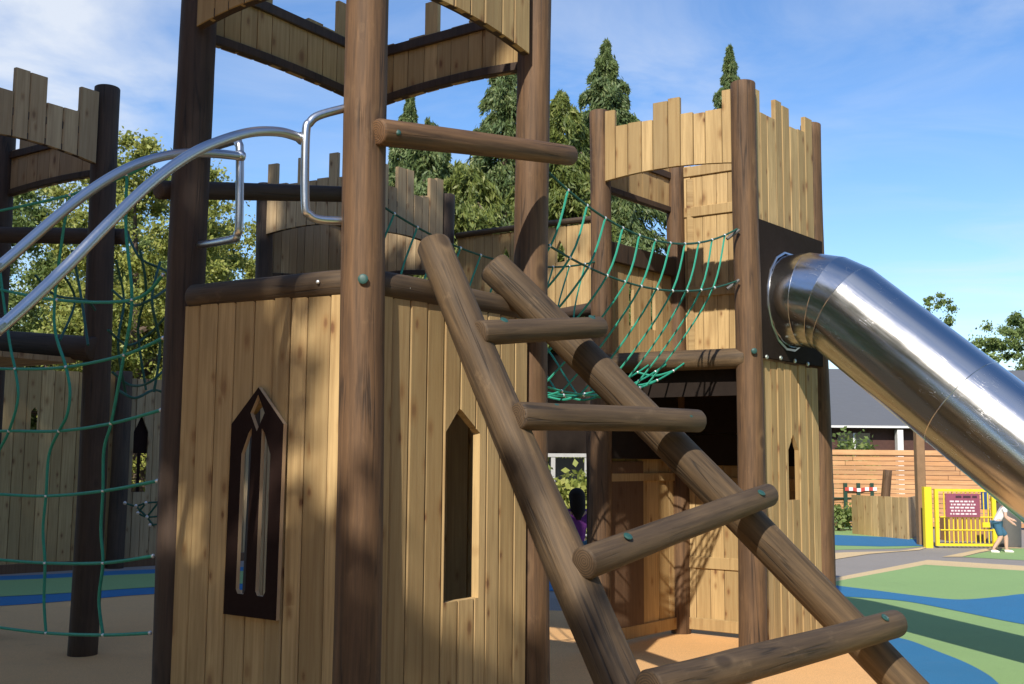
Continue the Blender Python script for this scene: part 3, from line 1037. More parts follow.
for i in range(1, 11):
    t = i / 11
    mb.tube(catmull([pick(foot[0], t), pick(foot[1], t) - Vector((0, 0, .03)), pick(foot[2], t)], 5), .008, 6)
    for q in (foot[0], foot[1], foot[2]):
        clip(rb, pick(q, t))
mb.build('foot_net', M['rope'], rb, None, True)
for (px, py) in ((735, 233), (735, 283)):
    mb = MB(); p = at(px + 4, py - 3, 7.86)
    mb.tube([p, at(px - 8, py + 6, 7.84)], .012, 8); mb.build('shackle', M['grey_metal'], rb, None, True)

# ---- left tower
P1 = V2(at(107, 140, 8.3)); P0 = V2(at(4, 150, 9.1))
d10 = Vector((P1.y - P0.y, -(P1.x - P0.x), 0)).normalized()
if d10.y > 0: d10 = -d10
NN3 = P1 + d10 * 1.28; LL3 = P0 + d10 * 1.28
C3 = (P0 + NN3) / 2
t3 = thing('castle_tower', 'shaded castle play tower at the left edge with a notched board crown on dark posts', 'play tower', lift(C3, 0), 'wooden castle towers')
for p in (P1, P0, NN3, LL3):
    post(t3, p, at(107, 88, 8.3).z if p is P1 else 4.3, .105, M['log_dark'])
crown(t3, NN3, P1, C3, 3.74, 4.3, 4.12, 'MccMMccM', M['plank_old'], .05, seed=31)
crown(t3, NN3, LL3, C3, 3.74, 4.3, 4.12, PATS['nl'], M['plank_old'], .05, seed=32)
crown(t3, P0, P1, C3, 3.70, 4.28, 4.1, 'McMMccMMc', M['plank_old'], .02, seed=33, back=True)
crown(t3, LL3, P0, C3, 3.74, 4.28, 4.1, 'McMMccMMc', M['plank_old'], .05, seed=34, back=True)
n3 = out_normal(P0, P1, C3)
log('log_rail', at(-60, 338, 8.95), at(95, 351, 8.2), .1, .095, M['log_dark'], t3)
log('grab_pole', at(-70, 236, 8.9), at(127, 236, 8.42), .068, .064, M['log_dark'], t3)
deck(t3, [NN3, P1, P0, LL3], DECK + .08, M['plank_old'])
for (px, py) in ((35, 341), (69, 345)):
    bolt('screw', at(px, py, 8.25 if px > 50 else 8.42), (0, -1, .1), .014, M['clip'], t3, .01)

# ---- left climbing net, from the main tower's dark post to the left
net = thing('climbing_net', 'large green rope grid net hanging at the left beside the dark post', 'climbing net', gp(60, 700))
def ny(px): return 5.55 + (160 - px) / 160 * 1.35
rows = [[(-70, 222), (-12, 213), (70, 195), (127, 175), (160, 158)],
        [(-70, 280), (-10, 288), (57, 300), (132, 300), (163, 275)],
        [(-70, 366), (15, 369), (66, 367), (124, 355), (163, 338)],
        [(-70, 432), (9, 431), (59, 431), (111, 423.5), (161, 410)],
        [(-70, 493), (-10, 494), (46, 496), (103, 491), (157, 481)],
        [(-70, 556), (-12, 559), (45, 563), (103, 563), (153, 556)],
        [(-70, 618), (-12, 626), (46, 633), (103, 635), (150, 633)]]
for ri, row in enumerate(rows):
    mb = MB(); mb.tube(catmull([at(x, y, ny(x)) for x, y in row], 6), .0090, 8)
    mb.build('cross_rope', M['rope'], net, None, True)
cols = [[(-6, 213), (2, 288), (10, 345), (15, 369), (18, 398), (9, 431), (-4, 458), (-10, 494), (-14, 530), (-12, 559), (-14, 600), (-12, 626)],
        [(70, 195), (62, 240), (54, 320), (66, 367), (70, 392), (67, 415), (59, 431), (49, 455), (46, 496), (43, 530), (45, 563), (44, 600), (46, 633)],
        [(127, 175), (126, 230), (132, 300), (124, 355), (118, 388), (111, 424), (104, 450), (103, 491), (101, 530), (103, 563), (99, 600), (103, 635)]]
for c in cols:
    mb = MB(); mb.tube(catmull([at(x, y, ny(x) - .012) for x, y in c], 6), .0090, 8)
    mb.build('upright_rope', M['rope'], net, None, True)
for row in rows:
    for (x, y) in row[1:]:
        clip(net, at(x, y, ny(x) - .012))
# slack net behind it
net2 = thing('climbing_net', 'slack tangle of dark green net behind the grid net, in front of the leafy trees', 'climbing net', gp(140, 600))
random.seed(9)
ln = [[(112, 290), (132, 305), (150, 300), (172, 285)], [(108, 330), (128, 345), (148, 335), (172, 310)], [(112, 372), (130, 385), (150, 382), (172, 362)],
      [(128, 235), (140, 258), (160, 268), (175, 275)], [(118, 390), (135, 398), (155, 390), (172, 398)]]
lv = [[(116, 260), (124, 300), (118, 345), (126, 395)], [(140, 250), (146, 290), (138, 330), (146, 390)], [(160, 262), (152, 300), (160, 345), (154, 392)],
      [(60, 270), (75, 300), (60, 340)], [(72, 250), (80, 290), (88, 345)], [(35, 275), (55, 295), (85, 300), (95, 310)]]
for c in ln + lv:
    mb = MB(); mb.tube(catmull([at(x, y, 7.3 + random.uniform(-.3, .3)) for x, y in c], 6), .009, 6)
    mb.build('slack_rope', M['rope_dark'], net2, None, True)
# far chain of the same net by the small window
net3 = thing('climbing_net', 'small drooping corner of green net with pale clips beside the far grey board wall', 'climbing net', gp(145, 590))
mb = MB()
for k, row in enumerate([[(125, 503), (136, 506), (146, 503), (160, 502)], [(138, 513), (147, 517), (160, 516)], [(150, 525), (160, 524)]]):
    mb.tube(catmull([at(x, y, 8.8) for x, y in row], 4), .008, 6)
    for x, y in row: clip(net3, at(x, y, 8.79), .02)
for c in ([(136, 506), (147, 517), (154, 526)], [(146, 503), (138, 513)], [(158, 503), (147, 517)]):
    mb.tube([at(x, y, 8.8) for x, y in c], .008, 6)
mb.build('net_ropes', M['rope_dark'], net3, None, True)

# ---- far board walls at the left
W0, W1, W2 = gp(-260, 590), gp(118, 567.5), gp(330, 556)
w1 = thing('board_wall', 'shaded brown board wall seen through the left rope net', 'wall', V2((W0 + W1) / 2), 'castle board walls')
nw = Vector((0, -1, 0))
nw1 = out_normal(W0, W1, Vector((0, 99, 0)))
hx1, hz1 = along(V2(W0), V2(W1), nw1, 35, 407); _, hs1 = along(V2(W0), V2(W1), nw1, 35, 431)
panel(w1, 'boards', V2(W0), V2(W1), nw1, .12, at(60, 374, W1.y).z, M['plank'], bw=.16, seed=41, holes=[(hx1 - .045, hx1 + .045, hx1, hs1, hz1 - .06, hz1)])
beam_between('kick_board', lift(V2(W0) + nw * .03, .06), lift(V2(W1) + nw * .03, .06), .05, .12, M['plank_dark'], w1)
w2 = thing('board_wall', 'shaded grey board wall with a small pointed window between two dark posts', 'wall', V2((W1 + W2) / 2), 'castle board walls')
nw2 = out_normal(W1, W2, Vector((W1.x, 99, 0)))
A_, B_ = V2(W1), V2(W2)
hx, hz = along(A_, B_, nw2, 142, 415); _, hs = along(A_, B_, nw2, 142, 492); _, hh = along(A_, B_, nw2, 142, 432)
panel(w2, 'boards', A_, B_, nw2, .12, at(145, 378, W1.y).z, M['plank_old'], bw=.14, seed=42, holes=[(hx - .1, hx + .1, hx, hs, hh, hz)])
beam_between('kick_board', lift(A_ + nw2 * .03, .06), lift(B_ + nw2 * .03, .06), .05, .12, M['plank_dark'], w2)
mb = MB()
mb.box((-.15, .05, hs + (hz - hs) * .5), (.15, .07, hz + .05)); mb.box((-.02, .05, hs - .02), (.02, .07, hs + (hz - hs) * .5)); mb.build('window_panel', M['hdpe'], w2, face_matrix(A_ + (B_ - A_).normalized() * hx, B_)[0])
log('post', lift(W1, -.02) + Vector((0, -.12, 0)), lift(W1, at(115, 372, W1.y).z) + Vector((0, -.12, 0)), .115, .11, M['log_dark'], w2)

# ---- back tower seen between the nearest tower's posts
NB, LB, RB = V2(at(366, 200, 10.2)), V2(at(265, 220, 10.8)), V2(at(446, 215, 11.2))
BB = LB + RB - NB
C4 = (LB + RB) / 2
t4 = thing('castle_tower', 'far grey castle play tower seen between the posts of the nearest tower', 'play tower', lift(C4, 0), 'wooden castle towers')
zt4 = at(265, 184, 10.8).z
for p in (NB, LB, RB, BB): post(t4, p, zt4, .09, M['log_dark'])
crown(t4, NB, LB, C4, 3.72, 4.45, 4.22, 'MccMccMcM', M['plank_old'], .05, seed=51, r=.08)
crown(t4, NB, RB, C4, 3.66, 4.38, 4.15, 'MMcMMccMM', M['plank_old'], .05, seed=52, r=.08)
crown(t4, LB, BB, C4, 3.3, 4.3, 4.1, PATS['back'], M['plank_old'], .05, seed=53, back=True)
crown(t4, RB, BB, C4, 3.4, 4.3, 4.1, PATS['back'], M['plank_old'], .05, seed=54, back=True)
for (p, q, sd) in ((NB, LB, 55), (NB, RB, 56)):
    a4, b4, n4 = front_panel_line(p, q, C4, .08)
    panel(t4, 'wall_panel', a4, b4, n4, .05, 2.25, M['plank_old'], bw=.13, seed=sd)
deck(t4, [NB, LB, BB, RB], 2.6, M['plank_old'])
# walkway boards between the back tower and the right tower
wk = thing('walkway', 'high board walkway wall with small pointed windows behind the rope bridge', 'walkway', lift((RB + B2) / 2, 0))
WA, WB = RB + Vector((.12, .0, 0)), V2(at(600, 221, 9.9))
nk = out_normal(WA, WB, Vector((0, 99, 0)))
zk0, zk1 = at(450, 238, WA.y).z, at(590, 221, WB.y).z
zb0, zb1 = at(450, 330, WA.y).z, at(588, 303, WB.y).z
Lk = (WB - WA).length
flk = Vector((0, 0, 1)).cross((WB - WA).normalized()).dot(nk) > 0
def khole(px, py0, py1):
    x, z1 = along(WA, WB, nk, px, py0); _, z0 = along(WA, WB, nk, px, py1)
    if flk: x = Lk - x
    return (x - .06, x + .06, x, z0, z1 - .1, z1)
zt_ = (lambda x: zk1 + (zk0 - zk1) * x / Lk) if flk else (lambda x: zk0 + (zk1 - zk0) * x / Lk)
zb_ = (lambda x: zb1 + (zb0 - zb1) * x / Lk) if flk else (lambda x: zb0 + (zb1 - zb0) * x / Lk)
panel(wk, 'boards', WA, WB, nk, zb_, zt_, M['plank'], bw=.13, seed=61, holes=[khole(505, 246, 268), khole(560, 240, 262)])
log('log_rail', lift(WA, zk0 + .02), lift(WB, zk1 + .02), .03, .03, M['log_grey'], wk)
log('log_rail', lift(WA, zb0 - .05), lift(WB, zb1 - .05), .06, .06, M['log_dark'], wk)
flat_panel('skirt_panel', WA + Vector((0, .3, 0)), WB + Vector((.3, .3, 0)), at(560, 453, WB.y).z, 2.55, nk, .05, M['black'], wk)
for p in (WA.lerp(WB, .97),):
    log('post', lift(p + Vector((0, .15, 0)), -.02), lift(p + Vector((0, .15, 0)), 3.4), .08, .075, M['log_dark'], wk)

# ------------------------------------------------------------------ background at the right
# slatted fence
FA, FB = at(600, 448, 25), at(1150, 452, 24)
fz = FA.z
sf = thing('slat_fence', 'long sunlit orange fence of close horizontal slats below the grey roofed building', 'fence', V2((FA + FB) / 2))
m, L = face_matrix(FA, FB)
mb = MB()
k = 0
z = .05
random.seed(71)
while z < fz - .12:
    x = 0
    while x < L:
        w = random.uniform(2.2, 3.2)
        mb.box((x + .006, random.uniform(-.004, .004), z), (min(L, x + w) - .006, .025, z + .092)); x += w
    z += .104
mb.build('slats', M['slat'], sf, m)
mb = MB(); mb.box((0, -.03, fz - .11), (L, .06, fz), .9); mb.build('cap_board', M['slat'], sf, m)
for i in range(6):
    mb = MB(); x = 1.2 + i * 2.1
    mb.box((x, .026, 0), (x + .1, .12, fz - .12), .2); mb.build('post', M['plank'], sf, m)
# building
bl_ = thing('brick_building', 'low dark brick building with a wide grey roof beyond the slatted fence', 'building', at(900, 480, 42) * Vector((1, 1, 0)))
Yb = 42
xl, xr = at(690, 425, Yb).x, at(1250, 425, Yb).x
ze, zr = at(850, 426.5, Yb).z, at(850, 369, Yb + 6).z
mb = MB()
mb.add([(xl, Yb - .5, ze), (xr, Yb - .5, ze), (xr, Yb + 6, zr), (xl, Yb + 6, zr), (xl, Yb + 12.5, ze), (xr, Yb + 12.5, ze)], [[0, 1, 2, 3], [3, 2, 5, 4], [0, 3, 4], [1, 5, 2]])
roof = mb.build('roof', M['roof'], bl_)
mb = MB(); mb.box((xl, Yb - .58, ze - .06), (xr, Yb - .51, ze + .02)); mb.build('gutter', M['white'], bl_)
mb = MB(); mb.box((xl + .4, Yb, 0), (xr - .4, Yb + 12, ze - .05)); mb.build('wall', M['brick'], bl_)
for (x0, x1) in ((838, 870),):
    w_ = MB(); p, q = at(x0, 440, Yb - .05).x, at(x1, 440, Yb - .05).x
    w_.box((p, Yb - .06, 1.0), (q, Yb - .01, ze - .25)); wo = w_.build('window', M['glass'], bl_)
    f_ = MB(); f_.box(((p + q) / 2 - .04, Yb - .09, 1.0), ((p + q) / 2 + .04, Yb - .065, ze - .25)); f_.build('frame', M['white'], wo)
mb = MB(); x = at(900.5, 440, Yb - .5).x
mb.box((x - .11, Yb - .5, 0), (x + .11, Yb - .2, ze - .13)); mb.build('column', M['white'], bl_)
# low timber wall
lw0, lw1, lw2 = gp(852, 534), gp(908, 540), gp(926, 533)
lw = thing('timber_screen', 'low pale timber screen of upright boards left of the yellow gate', 'screen', V2(lw0))
zt = at(880, 495, lw0.y).z
panel(lw, 'boards', V2(lw0), V2(lw1), Vector((-.2, -1, 0)), 0, zt, M['plank'], bw=.2, seed=81)
panel(lw, 'side_boards', V2(lw1) + Vector((.02, .05, 0)), V2(lw2), Vector((.5, -1, 0)), 0, zt, M['plank_old'], bw=.2, seed=82)
tp = thing('timber_post', 'tall square brown post directly behind the yellow gate post', 'post', gp(922, 546))
mb = MB(); p = gp(924, 545.5)
mb.box((p.x - .075, p.y, 0), (p.x + .075, p.y + .15, at(921, 425, p.y).z), .3, 0, .012); mb.build('shaft', M['post_brown'], tp)
mb = MB(); mb.box((p.x - .09, p.y - .02, at(921, 425, p.y).z), (p.x + .09, p.y + .17, at(921, 423, p.y).z)); mb.build('cap', M['log_dark'], tp)
st = log('timber_stake', gp(892, 535) + Vector((0, .5, 0)), at(888, 470, gp(892, 535).y + .5), .1, .09, M['log'])
tag(st, 'short leaning brown stake rising behind the low timber screen', 'post')
# yellow gate
g0, g1 = gp(928, 548), gp(1006, 548)
Yg = g0.y
gt = thing('gate', 'bright yellow metal gate with a thick post and thin upright bars', 'gate', V2(g0))
def gx(px): return at(px, 520, Yg).x
def gz(py): return at(960, py, Yg).z
mb = MB(); mb.box((gx(924), Yg - .06, 0), (gx(931.5), Yg + .06, gz(487)), .5, 0, .01); mb.build('gate_post', M['yellow'], gt)
mb = MB()
for (x0, x1, z0, z1) in ((935, 938.5, 546, 489), (992, 996, 546, 489), (938.5, 992, 546, 543.5), (938.5, 992, 491.5, 489)):
    mb.box((gx(x0), Yg - .03, gz(z0)), (gx(x1), Yg + .03, gz(z1)))
mb.build('frame', M['yellow'], gt)
for i in range(11):
    mb = MB(); x = gx(944.5 + i * 4.4)
    mb.tube([(x, Yg, gz(543)), (x, Yg, gz(492))], .011, 6); mb.build('bar', M['yellow'], gt, None, True)
mb = MB()
for y in (517, 530): mb.tube([(gx(940), Yg - .012, gz(y)), (gx(992), Yg - .012, gz(y))], .012, 6)
mb.build('cross_bar', M['yellow'], gt, None, True)
mb = MB(); mb.box((gx(981), Yg - .07, gz(527)), (gx(988), Yg - .03, gz(522))); mb.build('latch', M['yellow'], gt)
# sign on the gate
sg = thing('notice_sign', 'maroon notice board with pale lettering fixed to the yellow gate', 'sign', Vector((gx(964), Yg - .05, gz(516))))
mb = MB(); mb.box((gx(945), Yg - .06, gz(517)), (gx(979), Yg - .035, gz(493.5))); mb.build('board', M['sign'], sg)
random.seed(5)
mb = MB(); xx = gx(955)
for w in (.10, .13, .08):
    mb.box((xx, Yg - .064, gz(497.8)), (xx + w, Yg - .0605, gz(495.6))); xx += w + .03
mb.build('heading', M['sign_dark'], sg)
for r_, py in enumerate((500.5, 503.6, 506.7, 509.8, 512.9)):
    mb = MB(); xx = gx(949 + (r_ % 2)); xe = gx(976)
    while xx < xe:
        w = random.uniform(.025, .075)
        if xx + w > xe: break
        mb.box((xx, Yg - .064, gz(py + 1.6)), (xx + w, Yg - .0605, gz(py))); xx += w + .02
    mb.build('text_line', M['sign_ink'], sg)
# blue board and orange planter beyond the gate
bb = thing('blue_board', 'narrow blue board standing just behind the latch side of the yellow gate', 'board', gp(985, 545))
mb = MB(); Y_ = Yg + .5
mb.box((at(982, 500, Y_).x, Y_, .65), (at(987, 500, Y_).x, Y_ + .04, at(984, 492, Y_).z)); mb.build('board', M['blue_paint'], bb)
mb = MB(); mb.tube([(at(988.5, 500, Y_).x, Y_ + .02, 0), (at(988.5, 500, Y_).x, Y_ + .02, at(984, 491, Y_).z)], .02, 8); mb.build('pole', M['clip'], bb, None, True)
op = thing('wooden_planter', 'low orange brown planter box seen through the bars of the yellow gate', 'planter', gp(965, 541))
Y_ = Yg + 1.6
mb = MB()
for i in range(5):
    x0 = at(948 + i * 8, 520, Y_).x
    mb.box((x0, Y_, 0), (x0 + .14, Y_ + .4, .62 if i in (1, 2, 3) else .45), None, 0, .01)
mb.build('box', M['orange'], op)
gb = thing('grey_bin', 'dark grey round litter bin beside the walking child under the slide', 'bin', gp(1018, 549))
c = gp(1018, 549) + Vector((0, .4, 0))
mb = MB(); mb.tube([c, c + Vector((0, 0, .02)), c + Vector((0, 0, .75)), c + Vector((0, 0, .8))], [.2, .23, .25, .24], 20); mb.build('body', M['grey_metal'], gb, None, True)
mb = MB(); mb.tube([c + Vector((0, 0, .8)), c + Vector((0, 0, .9)), c + Vector((0, 0, .95))], [.26, .25, .1], 20); mb.build('lid', M['black'], gb, None, True)
# green fence with red tape
gf = thing('mesh_fence', 'dark green metal fence posts with rails behind the low timber screen', 'fence', gp(850, 528))
Y_ = gp(850, 528).y
for px in (832, 845.5, 858.5, 872):
    mb = MB(); p = at(px, 500, Y_)
    mb.box((p.x - .04, Y_ - .03, 0), (p.x + .04, Y_ + .03, at(px, 483, Y_).z)); mb.build('post', M['green_paint'], gf)
mb = MB()
for py in (498, 520):
    mb.tube([at(828, py, Y_), at(876, py, Y_)], .018, 6)
mb.build('fence_rail', M['green_paint'], gf, None, True)
tpx = thing('barrier_tape', 'red and white warning tape strung along the dark green fence', 'tape', gp(860, 528))
mb = MB()
for i in range(8):
    p, q = at(845 + i * 4, 489 + (1 if i in (3, 4) else 0), Y_ - .05), at(849 + i * 4, 489 + (1 if i in (2, 3) else 0), Y_ - .05)
    hh = Vector((0, 0, .04)); dd = Vector((0, .004, 0))
    mb.add([p - hh, q - hh, q + hh, p + hh, p - hh + dd, q - hh + dd, q + hh + dd, p + hh + dd], [[0, 1, 2, 3], [7, 6, 5, 4], [3, 2, 6, 7], [4, 5, 1, 0]], .5, i % 2)
mb.build('tape', [M['red'], M['white']], tpx)
# white framed shelter in the gap
sh = thing('garden_shelter', 'pale framed shelter seen through the gap beneath the walkway', 'shelter', gp(570, 548))
Y_ = 18
for px in (553, 586.5, 620):
    mb = MB(); x = at(px, 480, Y_).x
    mb.box((x - .035, Y_ - .05, 0), (x + .035, Y_ + .05, at(px, 457, Y_).z)); mb.build('post', M['pale_grey'], sh)
x0, x1 = at(545, 480, Y_).x, at(630, 480, Y_).x
mb = MB(); mb.box((x0, Y_ - .06, at(560, 457, Y_).z), (x1, Y_ + 1.4, at(560, 450, Y_).z)); mb.build('roof', M['pale_grey'], sh)
mb = MB(); mb.box((x0 + .1, Y_ + 1.1, 0), (x1 - .1, Y_ + 1.16, at(560, 458, Y_).z)); mb.build('back_wall', M['roof'], sh)

# ------------------------------------------------------------------ people
def skin_body(name, joints, edges, mat, parent, sub=2):
    """one continuous skinned surface from joints {key: (pos, radius)}"""
    keys = list(joints)
    me = bpy.data.meshes.new(name)
    me.from_pydata([tuple(joints[k][0]) for k in keys], [(keys.index(a), keys.index(b)) for a, b in edges], [])
    o = bpy.data.objects.new(name, me); COL.objects.link(o)
    md = o.modifiers.new('skin', 'SKIN'); md.use_smooth_shade = True
    sv = me.skin_vertices[0].data
    for i, k in enumerate(keys):
        r = joints[k][1]
        sv[i].radius = r if hasattr(r, '__len__') else (r, r)
        sv[i].use_root = (i == 0)
    s2 = o.modifiers.new('sub', 'SUBSURF'); s2.levels = sub; s2.render_levels = sub
    dg = bpy.context.evaluated_depsgraph_get()
    m2 = bpy.data.meshes.new_from_object(o.evaluated_get(dg))
    bpy.data.objects.remove(o)
    m2.name = name
    m2.materials.clear(); m2.materials.append(mat)
    for p in m2.polygons: p.use_smooth = True
    o = bpy.data.objects.new(name, m2); COL.objects.link(o)
    place(o, parent, None)
    return o

def person(base, face, H, pose, label, hair, shirt, shorts, shoes=None, long_hair=False, long_top=False):
    root = thing('person', label, 'person', base)
    f = Vector(face).normalized(); s = Vector((0, 0, 1)).cross(f); u = Vector((0, 0, 1))
    def P(x, y, z): return Vector(base) + (s * x + f * y + u * z) * H     # x left, y forward, z up, in body heights
    J = {k: (P(*v[0]), tuple(q * H for q in v[1]) if hasattr(v[1], '__len__') else v[1] * H) for k, v in pose.items()}
    E = [('pelvis', 'waist'), ('waist', 'chest'), ('chest', 'neck'), ('neck', 'head'), ('head', 'crown')]
    for q in 'lr':
        E += [('chest', q + 'sh'), (q + 'sh', q + 'el'), (q + 'el', q + 'wr'), (q + 'wr', q + 'ha'), ('pelvis', q + 'hip'), (q + 'hip', q + 'kn'), (q + 'kn', q + 'an'), (q + 'an', q + 'toe')]
        for i in range(1, 5):
            w = pose[q + 'ha'][0]; e = pose[q + 'wr'][0]
            dv = Vector(w) - Vector(e); dv = dv.normalized() if dv.length else Vector((0, 0, -1))
            sp = Vector((0, 1, 0)) if abs(dv.y) < .7 else Vector((0, 0, 1))
            tip = Vector(w) + dv * (.042 - .005 * abs(i - 2.3)) + sp * (.008 * (i - 2.5))
            J[q + 'f%d' % i] = (P(*tip), .0048 * H); E.append((q + 'ha', q + 'f%d' % i))
        sp = Vector((0, 1, 0)) if abs(dv.y) < .7 else Vector((0, 0, 1))
        J[q + 'th'] = (P(*(Vector(w) + dv * .012 + sp * .024)), .0055 * H); E.append((q + 'wr', q + 'th'))
    body = skin_body('body', J, E, M['skin'], root)
    def cloth(name, keys, edges, grow, mat, cut=None):
        JJ = {}
        for k in keys:
            p, r = (cut[k] if cut and k in cut else J[k])
            JJ[k] = (p, tuple(q + grow * H for q in r) if hasattr(r, '__len__') else r + grow * H)
        skin_body(name, JJ, edges, mat, root)
    def part(a, b_, t): return (J[a][0].lerp(J[b_][0], t), (J[b_][1] if not hasattr(J[b_][1], '__len__') else J[b_][1][0]))
    tk = 1.0 if long_top else .55
    cut = {q + 'el': (J[q + 'sh'][0].lerp(J[q + 'el'][0], tk), J[q + 'el'][1]) for q in 'lr'}
    ks = ['waist', 'pelvis', 'chest', 'lsh', 'rsh', 'lel', 'rel']
    cloth('shirt', ks, [('waist', 'pelvis'), ('waist', 'chest'), ('chest', 'lsh'), ('chest', 'rsh'), ('lsh', 'lel'), ('rsh', 'rel')], .011, shirt, cut)
    cloth('shorts', ['pelvis', 'lhip', 'rhip', 'lkn', 'rkn'], [('pelvis', 'lhip'), ('pelvis', 'rhip'), ('lhip', 'lkn'), ('rhip', 'rkn')], .013, shorts)
    hd, cr = J['head'][0], J['crown'][0]
    up = (cr - hd).normalized()
    mb = MB()
    rr = pose['head'][1] * H * 1.16
    bk = (f - up * f.dot(up)).normalized()
    cc = hd + up * rr * .42 - bk * rr * .22
    mb.ball(tuple(cc), rr * 1.08, seg=16, rings=10)
    if long_hair:
        q = [cc - bk * rr * .2, cc - bk * rr * .35 - up * rr * .9, cc - bk * rr * .6 - up * rr * 1.9, cc - bk * rr * .75 - up * rr * 3.0]
        mb.tube(q, [rr * 1.02, rr * 1.05, rr * .95, rr * .35], 12)
    mb.build('hair', hair, root, None, True)
    side = bk.cross(up)
    for k in (-1, 1):
        mb = MB(); mb.ball(tuple(hd + bk * rr * .84 + side * rr * .34 * k + up * rr * .18), rr * .09); mb.build('eye', M['hair_dark'], root, None, True)
    mb = MB(); mb.tube([hd + bk * rr * .86 + up * rr * .15, hd + bk * rr * 1.02 - up * rr * .12, hd + bk * rr * .86 - up * rr * .18], [rr * .07, rr * .12, rr * .07], 6); mb.build('nose', M['skin'], root, None, True)
    if shoes:
        for q in 'lr':
            mb = MB(); a_, t_ = J[q + 'an'][0], J[q + 'toe'][0]
            dd = lift(t_ - a_, 0).normalized()
            mb.tube([lift(a_, base[2] + .025 * H) - dd * .03 * H, lift(a_, base[2] + .03 * H), lift(t_, base[2] + .022 * H), lift(t_, base[2] + .018 * H) + dd * .03 * H], [.024 * H, .032 * H, .028 * H, .014 * H], 10)
            mb.build('shoe', shoes, root, None, True)
    return root

# child by the gate: stooping forward, walking right
pose1 = {
 'pelvis': ((0, -.02, .50), (.070, .062)), 'waist': ((0, .02, .60), (.066, .056)), 'chest': ((0, .09, .71), (.074, .058)),
 'neck': ((0, .14, .80), .034), 'head': ((0, .19, .86), .058), 'crown': ((0, .22, .93), .05),
 'lsh': ((.10, .10, .74), .034), 'lel': ((.12, .14, .60), .026), 'lwr': ((.10, .24, .54), .019), 'lha': ((.10, .27, .53), .019),
 'rsh': ((-.10, .10, .74), .034), 'rel': ((-.13, .10, .59), .026), 'rwr': ((-.11, .2, .5), .019), 'rha': ((-.11, .23, .48), .019),
 'lhip': ((.055, -.02, .47), .056), 'lkn': ((.07, .13, .27), .042), 'lan': ((.07, .13, .05), .026), 'ltoe': ((.07, .21, .025), .022),
 'rhip': ((-.055, -.02, .47), .056), 'rkn': ((-.06, .03, .26), .042), 'ran': ((-.06, -.1, .06), .026), 'rtoe': ((-.06, -.03, .025), .022)}
person(gp(999, 553), (1, -.25, 0), 1.0, pose1, 'small child in white top and blue shorts walking with bent knees by the yellow gate', M['hair_brown'], M['shirt_white'], M['denim'], M['shoe'])
pose2 = {
 'pelvis': ((0, 0, .50), (.072, .06)), 'waist': ((0, .01, .60), (.066, .052)), 'chest': ((0, .01, .72), (.076, .056)),
 'neck': ((0, .01, .82), .034), 'head': ((0, .02, .88), .058), 'crown': ((0, .015, .95), .05),
 'lsh': ((.10, 0, .765), .034), 'lel': ((.14, -.01, .62), .026), 'lwr': ((.14, .04, .49), .019), 'lha': ((.14, .055, .455), .019),
 'rsh': ((-.10, 0, .765), .034), 'rel': ((-.14, -.01, .62), .026), 'rwr': ((-.14, .04, .49), .019), 'rha': ((-.14, .055, .455), .019),
 'lhip': ((.055, 0, .47), .055), 'lkn': ((.06, .015, .27), .042), 'lan': ((.06, -.01, .05), .026), 'ltoe': ((.065, .08, .025), .022),
 'rhip': ((-.055, 0, .47), .055), 'rkn': ((-.06, .04, .27), .042), 'ran': ((-.06, .04, .05), .026), 'rtoe': ((-.065, .12, .025), .022)}
pp = at(577, 487, 11.6)
person(Vector((pp.x, pp.y, 0)), (-.25, 1, 0), pp.z / .985, pose2, 'child in purple top with long dark hair seen through the gap behind the ladder', M['hair_dark'], M['purple'], M['denim'], M['shoe'], True, True)

# ------------------------------------------------------------------ trees
def mesh_np(name, V, Fq, R, mat, parent):
    me = bpy.data.meshes.new(name)
    nv, nf = len(V), len(Fq)
    me.vertices.add(nv); me.vertices.foreach_set('co', V.astype(np.float32).ravel())
    me.loops.add(nf * 4); me.loops.foreach_set('vertex_index', Fq.astype(np.int32).ravel())
    me.polygons.add(nf)
    me.polygons.foreach_set('loop_start', np.arange(0, nf * 4, 4, dtype=np.int32))
    me.materials.append(mat)
    a = me.attributes.new('rnd', 'FLOAT', 'FACE'); a.data.foreach_set('value', R.astype(np.float32))
    me.update(calc_edges=True); me.validate()
    o = bpy.data.objects.new(name, me); COL.objects.link(o)
    place(o, parent, None)
    return o

def leaf_quads(rng, C, size, R, droop=0.0, aspect=1.6, dirs=None):
    n = len(C)
    d = rng.normal(size=(n, 3)); d[:, 2] -= droop
    if dirs is not None: d = d * .55 + dirs
    d /= np.linalg.norm(d, axis=1)[:, None]
    e = rng.normal(size=(n, 3)); e -= d * (e * d).sum(1)[:, None]
    e /= np.linalg.norm(e, axis=1)[:, None]
    s = size * rng.uniform(.6, 1.4, n)[:, None]
    L = d * s * aspect * .5; W = e * s * .5
    nrm = np.cross(d, e) * s * .15
    V = np.stack([C - L, C + W + nrm, C + L, C - W + nrm], 1).reshape(-1, 3)
    Fq = np.arange(n * 4).reshape(-1, 4)
    return V, Fq, R

